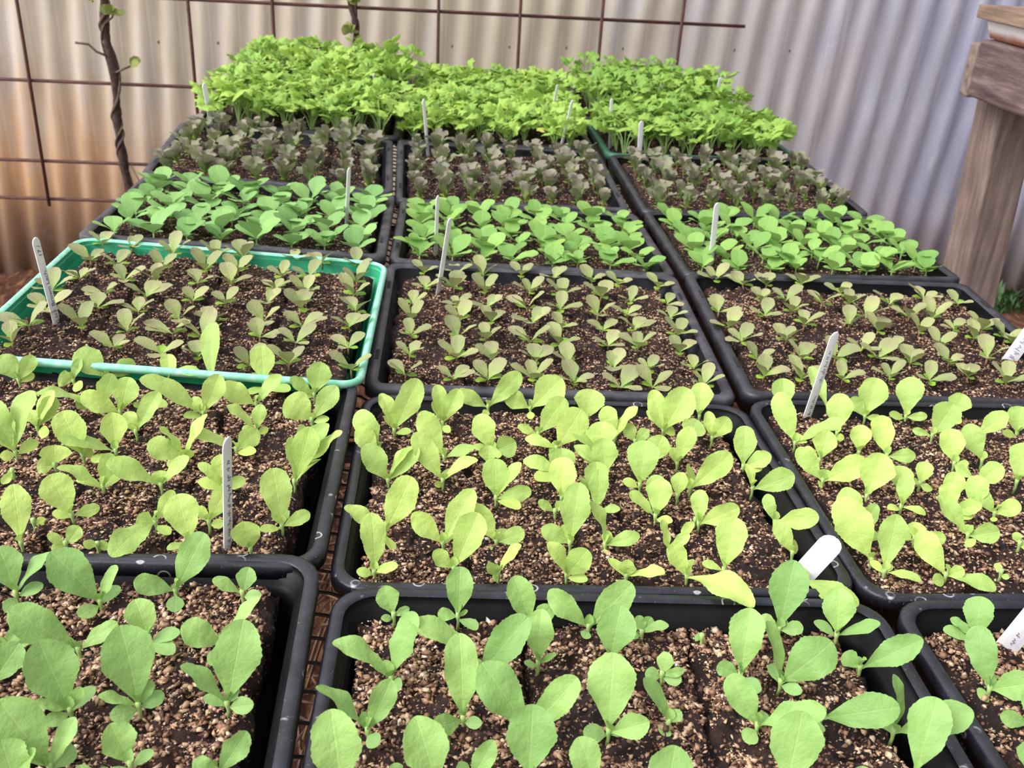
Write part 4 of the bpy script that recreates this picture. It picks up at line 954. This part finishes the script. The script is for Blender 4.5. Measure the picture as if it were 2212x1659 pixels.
# ------------------------------------------------------------------ measured plants: tray, base x,y,z (0.1 mm), then l(eaf)/c(otyledon) tip x,y,z,width (0.1 mm), facing x,y,z (%)
PLANTS = """
L1 -2959,113,59 l-92,105,258,186,42,-78,47 l181,140,198,127,-59,-31,75 c143,53,49,88,-12,-47,88 c-11,-141,2,83,59,-3,80
L1 -2459,43,54 l-238,40,327,224,45,-78,43 l87,109,182,96,-35,-72,60 c77,122,47,83,4,-38,92 c-78,-145,43,93,59,-8,81
L1 -2056,151,54 l157,166,298,190,14,-89,42 l-208,-54,117,130,47,-72,50 c21,-134,-30,100,18,-19,97
L1 -1660,125,51 l34,76,139,116,14,-88,45 l-156,-14,123,84,60,-31,73 c120,-29,38,71,-37,-65,66
L1 -2455,-356,47 l-286,-32,308,201,55,-72,43 l183,95,120,100,-16,-64,75 l-62,5,82,55,50,-75,43
L1 -1695,-302,43 l181,119,237,135,-68,-30,67 l-196,-26,151,159,47,-74,48 c-38,-150,5,85,37,-6,93
L1 -2105,-263,46 l-71,87,204,168,33,-82,46 c170,25,52,99,-25,-25,93 c164,-127,24,115,-2,16,99
L1 -2029,-756,36 l-94,174,371,258,33,-82,47 l-163,-43,124,88,59,8,80 l58,66,115,69,14,-89,44 c111,72,45,86,20,-72,66 c-115,-96,46,95,63,-47,62
L1 -2360,-788,38 l-145,127,346,256,42,-78,46 l-144,-54,103,78,58,1,81 l45,64,103,68,22,-87,44 c79,142,52,94,-11,-29,95 c-90,-108,42,81,56,-16,81
L1 -1583,-747,34 l70,209,378,243,14,-88,46 l-201,30,248,135,76,-12,63 l52,42,82,52,1,-89,45 c141,-21,43,91,-30,-71,63 c-126,35,44,76,30,-12,95
L1 -2860,-356,49 l124,96,131,86,-3,-79,61 l-94,40,169,91,49,-75,45 c149,59,50,92,-23,-23,95
L1 -2820,-614,44 l129,125,178,166,23,-87,44
L1 -2338,-1142,31 l-202,79,354,240,51,-73,45 l99,122,194,105,-19,-79,59 l-141,-23,157,89,75,-6,66 c76,114,46,104,38,-56,74
L1 -1969,-1128,29 l-89,68,195,161,41,-79,46 c94,68,41,68,-17,-32,93 c-86,-88,38,71,33,9,94
L1 -1546,-1192,25 l132,91,182,120,-4,-88,47 l-98,-7,96,96,53,-69,49 c107,-25,34,64,-36,-64,68
L1 -2428,-1294,29 l-75,102,237,186,45,-76,47 l62,111,175,91,-50,-64,58
L1 -2113,-1271,27 l-46,43,114,86,43,-77,47 l71,52,83,70,7,-87,49
L2 -3076,537,109 l-49,150,332,171,38,-80,47
L2 -2884,873,91 l-129,81,257,215,38,-81,45 l156,66,26,87,26,-81,53 c-123,9,42,71,25,-47,85
L2 -2810,535,104 l80,56,101,104,21,-89,40 l-87,-16,94,62,50,-77,40 c-72,-42,31,73,59,-65,48
L2 -2339,818,81 l105,102,181,98,17,-90,41 l-105,-31,50,120,45,-76,48 l-139,-416,76,187,19,11,97 c113,-100,-6,83,5,0,100
L2 -2060,576,85 l-82,131,284,212,26,-85,46 l-113,-104,41,67,28,8,96 c-26,-101,-2,64,56,-16,82
L2 -2000,833,73 l107,111,206,143,13,-90,41 l-69,26,104,77,32,-85,42 c109,-24,35,66,-33,-81,47
L2 -1522,804,64 l-66,169,340,210,17,-87,47 l-18,57,113,121,17,-87,47 l176,37,83,99,-5,-87,49 c-131,-81,46,89,31,4,95
L2 -1678,528,79 l-22,-24,228,181,19,-86,47
L2 -2618,534,99 c58,22,26,72,10,-87,49 l-49,-63,72,61,43,-80,42
L2 -3093,783,99 c71,26,30,65,14,-88,46
L2 -3985,2912,27 l-124,52,213,181,38,-83,42 l97,117,185,130,35,-86,36 c89,104,45,79,44,-65,62
L2 -3545,1685,70 l65,233,390,193,-39,-76,52 l-184,124,385,192,39,-80,45 l-137,77,265,192,40,-81,44 c115,127,54,99,22,-54,81 c-84,-61,36,79,64,-65,40
L2 -3558,2952,16 l45,99,168,84,-1,-86,51 l-100,-33,55,145,47,-81,36 c82,-64,-16,105,-31,-58,75
L2 -3312,3035,7 l-225,64,231,234,39,-85,35 l193,149,97,148,18,-91,37 l18,100,46,94,29,-87,40
L2 -3218,2466,29 l108,138,234,150,28,-88,39 l-134,-35,91,112,46,-81,36 l-392,-128,201,193,44,4,89
L2 -3016,2397,28 l56,140,242,205,29,-86,43 l-251,-53,186,174,44,-82,36
L2 -2865,2553,18 l77,49,88,89,18,-92,36 l-84,-27,14,51,34,-83,45 c196,-71,51,118,-27,-6,96
L2 -2803,2060,38 l149,156,272,146,-17,-81,56 l-69,55,150,126,30,-85,44
L2 -3537,2084,53 l112,128,204,143,31,-87,38 l-48,50,127,95,36,-81,46 l102,151,245,128,-21,-79,57 c104,-58,10,95,-43,-67,60
L2 -3070,1669,60 l-141,107,306,227,34,-83,45 c41,80,32,68,52,-54,66
L2 -2864,1754,52 l-35,131,254,184,30,-83,47 l-342,-104,188,170,49,-3,87 c-97,-206,51,128,15,17,97
L2 -2797,1238,73 l35,119,205,129,29,-85,44 l-246,-51,202,135,64,-3,77 c84,126,48,87,-9,-30,95 c-187,37,58,110,30,3,95
L2 -2420,1280,63 l-313,-57,231,165,60,-27,75 l180,100,180,115,-40,-58,72 l-15,49,96,120,27,-84,47
L2 -3216,1520,70 l-6,70,128,211,35,-82,46 l-102,-44,25,122,44,-76,47
L2 -2356,1691,44 l-227,-43,148,172,42,-81,40 l147,155,283,149,-59,-54,60 l-168,43,228,120,79,-9,60 c33,94,32,69,46,-43,77 c-73,-163,40,101,26,12,96
L2 -2378,2419,13 l-430,-44,335,229,60,-32,73 l116,152,278,176,20,-89,41 l-86,32,128,114,27,-88,40 c-130,-99,48,94,40,-9,91
L2 -2793,3031,-4 l-37,174,169,142,24,-85,47
L2 -2431,3029,-12 l-23,344,404,195,-22,-87,45 l-304,57,92,138,33,-13,94 c101,-72,31,71,-57,-54,61
L2 -2001,3026,-21 l-28,187,285,210,16,-87,47 l-8,78,76,217,16,-87,47 c-90,-180,19,111,9,6,99 c245,-205,63,179,-13,14,98
L2 -1994,2625,-4 l-260,-18,187,181,32,-87,37 l189,106,227,132,-30,-74,60
L2 -1914,2151,14 l30,101,186,110,17,-88,45 l-204,24,216,125,71,-14,69 c-112,32,40,73,-3,-82,57 c87,31,35,61,12,-87,47
L2 -2011,1835,30 l153,68,144,159,5,-92,38 l-303,-47,178,149,52,-11,85 c160,-68,45,99,-34,-20,92
L2 -1994,1282,54 l-26,105,204,142,21,-86,47 l-153,25,182,100,62,-50,60 c-177,33,57,104,22,-37,90 c139,76,52,92,8,-65,76
L2 -1548,2847,-24 l49,133,249,207,12,-89,45 l-189,11,161,106,25,-90,36 c-135,9,46,80,10,-88,47
L2 -1513,2374,-4 l195,112,255,164,4,-92,38 l-187,24,188,252,25,-90,37 c142,-11,45,82,-31,-40,86
L2 -1519,1378,39 l102,188,348,184,12,-88,46 l-25,136,289,140,77,-46,45 c156,241,75,163,-50,5,87
L2 -1518,1519,33 l311,131,278,148,-61,-52,60 l191,174,322,156,-68,-60,42 l45,147,313,153,91,-18,37
L2 -3464,1416,80 c-34,-6,20,55,42,-78,47 l-16,-142,-7,66,65,-11,75
M2 -856,2454,-140 l186,181,392,219,0,-91,42 l-109,130,280,137,55,-65,52 l-4,85,160,168,4,-88,47 c144,-48,46,87,-35,-18,92
M2 -456,2618,-151 l-51,150,287,138,27,-83,48 l134,116,267,158,-5,-91,42 l-25,105,199,163,-1,-89,46 c65,-102,-4,67,-48,-33,81
M2 -57,2955,-170 l267,82,301,179,-15,-92,37 l-260,38,140,138,10,-91,39 c-32,-65,-19,69,31,-40,86
M2 317,2952,-173 l263,63,271,263,-21,-91,36 l-218,53,117,166,5,-92,39 c2,-102,-30,69,-16,-28,95
M2 340,2455,-151 l209,88,296,209,-18,-90,39 l-168,26,72,78,5,-90,43 c41,-95,-10,57,-20,-19,96
M2 -960,2121,-124 l-161,115,287,199,10,-90,42
M2 -445,2014,-124 l-183,143,333,185,4,-91,41 l234,2,97,107,-29,-62,73
M2 -960,2067,-122 l-167,67,185,164,13,-90,41
M2 -867,1630,-103 l-169,91,256,187,13,-90,41 l219,83,246,142,-22,-85,48 l159,101,246,130,-75,-29,60
M2 -458,1645,-107 l-210,135,336,177,7,-91,41 l242,31,187,129,-55,-35,76 c-60,-60,25,53,71,-51,49 c49,152,43,91,-55,-5,83
M2 -56,2135,-133 l-116,128,265,188,-2,-91,42 l176,-3,96,188,-24,-87,42 c-162,22,53,94,27,-24,93 c72,-54,29,63,-65,-64,41
M2 471,2212,-141 l183,105,307,268,-18,-89,41 l-252,40,72,111,12,-63,77 l-50,11,28,115,4,-91,42
M2 776,2743,-168 l62,116,241,258,-16,-87,46
M2 980,2401,-155 l-79,129,239,157,-17,-89,43 l177,74,268,139,-71,-39,58
M2 1144,2352,-154 l-76,72,136,117,-15,-91,39 l98,15,113,104,-31,-87,38
M2 1428,2567,-166 l198,112,354,268,-27,-87,42 l-92,170,305,161,-22,-88,43 l-130,83,158,93,27,-74,62 c97,50,36,134,13,-73,67
M2 835,2147,-142 l-1,121,225,241,-17,-87,47 l-231,73,162,122,33,-59,74
M2 801,1763,-124 l-20,141,259,213,-17,-87,46 l-226,103,224,140,51,-46,73 c-198,292,92,201,48,5,87
M2 -103,1926,-123 l5,69,130,159,-6,-88,47
M2 -69,1407,-100 l-12,136,255,209,-6,-88,47 l179,81,254,135,-71,-34,61 l252,-17,81,126,-22,-83,51 c158,-191,55,139,-7,23,97
M2 463,1799,-123 l2,92,172,219,-13,-87,47 l-287,50,97,129,20,-50,84 c-222,-157,60,153,25,2,97
M2 420,1423,-106 l11,142,267,218,-14,-87,47
M2 682,1454,-109 l1,122,228,186,-17,-87,47 c-100,209,62,132,52,0,86
M2 1047,1628,-121 l41,158,307,250,-22,-86,47 c-123,50,45,77,2,-64,77
M2 1184,1953,-136 l100,87,225,188,-25,-86,44
M2 1420,1988,-140 l101,119,280,151,-27,-85,46 c7,197,63,114,19,-31,93
M2 1101,1356,-109 l28,100,195,159,-24,-85,47
M2 1305,1474,-116 l24,80,156,128,-26,-84,47
M2 1818,2861,-183 l17,144,270,208,-27,-84,47
M2 1604,2432,-162 l84,50,156,211,-29,-86,43
M2 1823,2442,-164 l125,39,185,159,-33,-85,40 l-31,115,203,106,-28,-85,44
M2 1954,1959,-144 l19,155,290,189,-31,-83,47 l186,-42,144,138,-48,-79,38 c138,-63,49,87,-46,-37,81
M2 1432,1596,-123 l269,17,305,192,-39,-83,39 l-108,56,100,108,-11,-91,39 c41,247,87,146,74,-33,59
M2 1928,1613,-128 l267,-79,181,181,-50,-76,41 l-39,97,166,82,18,-83,53
R2 2992,2896,-115 l-85,367,249,129,9,-83,54
R2 2483,2282,-107 l-133,220,362,196,-34,-85,41 l338,-107,258,189,-60,-3,80 l36,19,84,157,-39,-82,42
R2 2566,2879,-115 l12,138,254,208,-34,-82,46 c71,-155,42,97,-44,4,90
R2 2910,2455,-108 l35,163,308,214,-39,-79,46 c37,-77,27,67,-89,-31,34
R2 3290,2780,-112 l103,137,320,250,-41,-79,47 l-103,103,149,125,-36,-87,35 l111,-57,30,69,-50,-76,41
R2 3670,2791,-111 l60,161,321,230,-44,-77,47 l147,-80,60,84,-56,-74,38 c-153,14,45,88,19,-56,81
R2 3756,2448,-106 l151,67,279,233,-47,-77,44 l-138,84,15,68,-38,-73,56
R2 4127,2834,-111 l87,59,188,197,-47,-76,45 c15,-135,18,76,-64,3,77
R2 3199,2090,-102 l-50,175,282,193,-43,-80,42 l182,-98,71,116,-55,-72,42
R2 2977,2136,-103 l27,108,206,169,-41,-78,46
R2 2509,1688,-98 l-187,146,211,147,-27,-89,37 l265,-69,237,196,-53,-76,37 l31,35,87,122,-39,-79,46 c-38,-22,0,61,35,-60,72
R2 2596,2002,-102 l63,102,224,183,-38,-80,47 l-108,69,92,66,-4,-82,56
R2 3719,1973,-99 l-24,151,244,207,-48,-77,43 l87,-53,42,64,-61,-68,40 l17,-208,26,90,-84,0,55
R2 4154,2458,-105 l195,-24,243,163,-55,-75,37 c14,-126,31,72,-75,8,65
R2 3988,2029,-99 l-100,174,245,181,-48,-80,37
R2 4544,2495,-104 l45,109,218,232,-52,-72,46 c-136,-3,37,78,21,-66,72
R2 2773,1466,-94 l109,124,307,251,-43,-77,47
R2 3061,1559,-94 l35,84,171,182,-45,-76,47
R2 3280,1653,-95 l55,67,163,133,-46,-75,47 l-62,40,27,57,-35,-83,43 l42,-120,30,61,-88,-20,43
R2 4097,1688,-93 l80,129,286,224,-53,-71,47
R2 3745,1660,-94 l150,-21,188,173,-57,-73,38
R2 3416,1407,-91 l38,101,201,164,-49,-74,47
R2 3535,1322,-90 l66,96,219,179,-50,-73,47
M2 -900,467,-51 l-18,133,354,168,37,-81,45 l148,-34,89,72,-39,-50,77 c-111,-6,39,65,28,-66,70 c109,41,41,68,-24,-28,93
M2 -853,936,-72 l169,157,344,217,-3,-90,43 l-270,15,190,139,54,-29,79 c59,-148,-30,89,52,4,85
M2 -459,802,-70 l194,139,343,176,-34,-79,51 l-202,60,211,147,17,-89,42 c70,100,38,70,-25,-19,95
M2 -389,513,-57 l151,148,334,206,-11,-89,44 l-135,29,118,109,20,-88,44 l-10,23,44,65,1,-89,46
M2 -95,831,-74 l-152,99,233,148,5,-91,42 l182,-7,93,125,-28,-82,49 c-28,-59,-12,68,26,-31,91 c68,131,42,85,-8,-26,96
M2 -103,459,-58 l140,-14,235,119,-82,-15,55 l-66,-42,122,85,4,-90,43 c-40,-30,19,53,66,-55,51
M2 350,1230,-96 l-118,30,80,72,7,-90,44 l53,24,80,71,-23,-88,42
M2 409,822,-79 l57,188,368,206,-16,-87,47 l-190,44,105,126,7,-87,48 l-47,61,118,101,-8,-90,43
M2 341,455,-62 l112,-30,225,171,-24,-86,44 l-120,10,247,124,63,-52,57 c127,-81,45,86,-36,-4,93
M2 650,807,-80 l-109,143,269,136,75,-41,52 l215,-36,118,104,-44,-69,58 l22,45,92,75,-21,-86,47 c-7,-84,-25,69,-16,-27,95
M2 656,1239,-99 l17,142,269,146,-18,-87,47 l161,-32,50,72,-34,-36,87
M2 736,452,-65 l-4,-11,140,111,-20,-86,46 l202,-119,140,104,-53,15,83 c-94,153,54,103,35,-12,93
M2 1077,1182,-101 l47,123,247,182,-24,-85,47 l-191,82,156,109,47,-40,79 c108,-85,42,79,-43,-11,90
M2 1078,735,-81 l-51,107,190,94,50,-69,52 l124,14,147,81,-49,-72,48
M2 1378,1101,-100 l13,114,214,132,-27,-84,47 l249,-53,182,156,-47,-77,42
M2 1407,526,-74 l71,154,318,212,-32,-82,47 l-135,52,27,62,-2,-51,86
M2 1364,1145,-102 l150,-47,56,73,-42,-76,50 l-119,-126,-27,74,13,-33,94
M2 1952,1139,-107 l-54,104,171,97,-30,-86,42 l267,-104,124,158,-51,-72,47
M2 1948,733,-89 l-103,124,194,127,-26,-88,40 c59,125,46,80,66,-51,55
M2 1924,441,-75 l206,-380,97,153,-75,-40,52 c-29,40,24,65,-42,-66,62 c47,94,32,60,26,-43,86
M2 1137,448,-69 l-112,70,226,131,-17,-89,42 l302,-405,123,200,-36,1,93 c65,158,49,98,-62,1,79
R2 2479,651,-82 l-210,212,362,258,-39,-80,45
R2 2480,930,-87 l-64,184,297,179,-39,-82,43 l122,64,237,119,-45,-77,45
R2 2514,520,-80 l76,171,351,181,-45,-76,47 l194,-116,40,96,-18,5,98 l39,10,63,53,-51,-74,43 c-56,105,41,69,-4,-38,93
R2 2539,869,-86 l42,25,85,106,-46,-76,45 c-145,-64,24,88,23,-16,96
R2 2931,484,-79 l-163,182,231,169,-38,-84,40 l252,-172,27,129,-19,-12,97 l85,-35,82,89,-65,-65,40 c-111,-42,9,90,30,-64,71
R2 3323,955,-85 l-179,186,222,143,-8,-80,60 l156,-93,105,151,-66,-63,41 l-13,44,67,97,-48,-77,41 c-7,-95,-8,91,-62,-2,79
R2 2902,912,-85 l19,54,106,131,-46,-75,47 l165,-97,81,108,-61,-65,46 c-89,83,42,72,-44,-74,51 c87,-221,58,135,-13,20,97
R2 2984,1324,-91 l53,113,234,126,-45,-76,47 l151,-90,7,74,-15,-17,97 c-124,-36,33,73,30,-17,94
R2 3346,1260,-89 l-12,118,193,151,-48,-76,43 l159,-78,131,125,-64,-67,38 c106,-112,48,89,-43,-2,90
R2 3676,1240,-88 l130,-56,127,137,-65,-67,37 l-102,116,139,113,-43,-82,37 c-18,-46,-17,50,-38,-18,90
R2 3341,521,-78 c13,92,31,54,-25,-27,93 c22,-66,24,40,-84,-8,53
R2 3658,854,-82 c55,-7,25,72,-35,-72,59 l-23,49,68,63,-50,-77,39
R1 2833,-112,-93 l45,112,223,182,-52,-72,47 l-121,98,72,72,1,-58,81 l75,-56,25,62,-61,-58,54 c-198,30,54,114,24,-16,96 c-4,-144,19,83,-70,12,71
R1 2698,-555,-90 l-52,199,296,174,-48,-77,43 l168,-101,151,174,-72,-53,45 c-77,-34,-4,87,16,-47,87 c80,100,37,73,-61,21,76
R1 2790,-824,-88 l26,113,203,121,-55,-70,46 l-160,29,42,93,0,-82,57
R1 3171,-189,-93 c-58,59,32,62,-45,-72,52 l70,19,122,102,-61,-66,45
R1 2596,-1168,-86 l9,87,147,123,-54,-71,45 l84,-12,120,105,-70,-56,44
M1 -757,37,-42 l-59,77,164,136,11,-88,45 l90,10,54,55,-22,-83,52 c-74,-30,29,47,48,-50,72
M1 -370,36,-48 l6,141,265,172,-4,-88,47 l-121,5,26,81,10,-78,62 c106,-148,42,102,2,28,96 l56,6,46,30,-34,-78,52
M1 73,-25,-55 l-115,127,257,172,0,-90,44 l114,16,119,111,-34,-83,44
M1 82,-370,-53 l12,144,271,163,-12,-87,47 l97,-1,78,52,-61,-28,74 c-81,7,31,48,33,-25,91
M1 417,-50,-60 l-239,89,207,142,8,-88,47 l237,47,290,192,-37,-82,43 c-33,-60,-11,66,18,-27,95 c6,77,28,61,-14,-33,93
M1 504,-338,-59 l55,140,282,223,-23,-85,47
M1 736,-98,-65 l-17,52,93,78,-18,-87,45 l51,33,99,84,-33,-83,45 l139,-27,95,72,-58,-25,78 c-90,-20,30,53,37,-51,78
M1 -748,-497,-38 l122,161,331,163,-55,-65,52 l-289,36,253,162,64,-14,75 l-39,44,97,82,14,-88,45 c59,-77,25,88,-61,-22,76
M1 -266,-467,-46 l260,91,335,197,-28,-85,45 l-350,91,324,204,67,-5,74 l-6,46,86,70,-3,-88,47
M1 -357,-791,-42 l-25,208,391,195,-2,-88,47 l-175,-117,53,115,53,-47,70 c100,-40,35,66,-47,-60,64
M1 -16,-872,-47 l-238,136,326,220,13,-88,46 l240,64,304,167,-36,-81,46
M1 -41,-1188,-45 l17,172,325,249,-12,-87,47
M1 410,-883,-54 l23,196,369,247,-20,-86,47 l191,-39,116,132,-48,-66,58 c-139,-8,43,97,24,-72,65 c111,8,40,65,-31,-25,92
M1 787,-452,-63 l28,56,118,96,-29,-84,47 l111,-29,65,57,-50,-67,55 c-96,14,34,86,10,-80,59 c102,-56,39,76,-55,-59,60
M1 749,-812,-60 l-122,115,209,113,56,-54,63 l59,7,76,69,-49,-75,45 c-44,-59,-7,76,17,-24,96 c17,106,35,62,54,-34,77
M1 -852,-873,-34 l113,108,235,138,-10,-89,45 l-243,50,265,153,73,-6,68 l-25,44,90,61,14,-87,46 c59,-91,12,87,-43,-16,89
M1 -945,-1273,-30 l-62,183,359,241,14,-87,47
M1 -488,-1236,-37 l-111,148,311,220,11,-88,46
M1 -332,-1197,-40 l112,72,197,107,-26,-85,46 l-55,35,89,74,18,-87,46
M1 299,-1220,-50 l-93,106,204,158,-1,-89,46
M1 603,-1342,-54 l60,122,254,208,-32,-83,47
M1 -685,-1175,-34 l-26,29,65,82,17,-87,46
M1 1602,-55,-79 l87,184,383,226,-38,-80,47 l-110,56,56,93,-15,-83,54 l119,-50,67,93,-56,-64,52 l34,23,71,59,-43,-78,46
M1 1951,-103,-84 l24,138,255,195,-41,-79,46 l202,-80,166,115,-62,4,78 c-113,103,50,89,18,-27,95
M1 1246,-455,-70 l54,173,340,202,-34,-81,47 l-123,54,38,101,-15,-77,62 c72,-148,43,94,-61,-7,79
M1 1467,-507,-74 l234,-2,292,239,-55,-71,44 l-72,178,294,148,59,-62,52 c-19,134,43,78,-4,-31,95 c91,-98,41,77,-56,-17,81
M1 1987,-386,-83 l279,-57,270,157,-63,-65,43 l-80,73,54,107,-24,-79,56 c-1,92,32,79,-45,-30,84
M1 1609,-774,-74 l317,-149,224,184,-64,-56,53 c-46,-63,-16,87,-3,-23,97 c36,82,31,55,-21,-26,94
M1 1232,-836,-67 l-142,144,232,163,-16,-88,45 l297,-112,212,160,-62,-21,76 c-89,-82,-6,95,20,-29,93 c70,85,36,72,-4,-36,93
M1 1250,-1267,-65 l76,175,358,251,-41,-78,47
M1 1978,-881,-79 l317,-114,262,173,-69,-55,46 l35,157,257,127,57,-69,46 c-8,132,42,91,-48,-29,82
M1 1972,-1164,-77 l121,188,337,216,-48,-74,46
M1 1682,-1185,-72 l0,31,53,77,-41,-79,46
M1 1099,-130,-70 c-36,20,21,50,-12,-82,56
"""
BRONZE = {
 'M3': [(-127,137),(-89,137),(-58,131),(-14,140),(25,135),(69,130),(100,129),(147,124),(-124,92),(-92,93),(-57,90),(-7,90),(29,85),(74,85),(107,75),(148,75),(-136,47),(-87,48),(-55,47),(-12,43),(24,46),(64,34),(98,41),(144,37),(-136,7),(-85,8),(-52,7),(-9,7),(22,2),(65,-1),(99,2),(144,-6),(-134,-30),(-88,-37),(-58,-34),(-14,-38),(16,-42),(66,-38),(97,-39),(139,-46),(-134,-75),(-88,-78),(-53,-79),(-12,-79),(22,-83),(66,-86),(99,-87),(-136,-117),(-91,-120),(-59,-121),(-16,-118),(23,-121),(66,-127),(97,-125),(145,-83),(148,-118)],
 'L3': [(-143,145),(-111,143),(-62,130),(-19,135),(12,138),(66,151),(98,144),(-138,92),(-110,89),(-63,86),(-19,92),(15,95),(61,96),(91,98),(-132,43),(-90,48),(-60,50),(-18,55),(16,59),(62,56),(93,49),(-146,6),(-96,8),(-57,9),(-12,10),(21,9),(61,21),(94,12),(-135,-39),(-92,-27),(-54,-26),(-13,-37),(21,-34),(65,-29),(103,-33),(-135,-79),(-92,-71),(-50,-73),(-10,-72),(18,-77),(68,-65),(102,-72),(-136,-113),(-52,-107),(-8,-115),(23,-113),(70,-124),(103,-115),(137,148),(142,96),(143,56),(149,15),(147,-24),(151,-70),(159,-118)],
 'R3': [(-136,142),(-105,130),(-76,133),(-34,137),(7,117),(53,85),(100,103),(139,97),(-153,45),(-94,85),(-66,87),(-68,57),(-26,82),(7,85),(-151,8),(-101,45),(-65,20),(-14,24),(10,42),(12,10),(63,51),(89,49),(103,25),(-145,-29),(-97,-22),(-21,-35),(16,-28),(60,14),(66,-21),(112,-2),(134,24),(-139,-68),(-94,-65),(-58,-62),(-13,-59),(16,-68),(60,-61),(104,-51),(148,1),(154,-6),(-142,-105),(-107,-109),(-65,-106),(-16,-100),(23,-101),(66,-91),(99,-102)],
}

# ------------------------------------------------------------------ build everything
build_setting()
build_bench()
for k in TRAYS: build_tray(k)
for k in TRAYS: build_soil(k)
build_timber()
build_trellis()
build_vines()
build_tags()
build_big()
build_bronze()
build_round()
build_oak()
build_herbs()
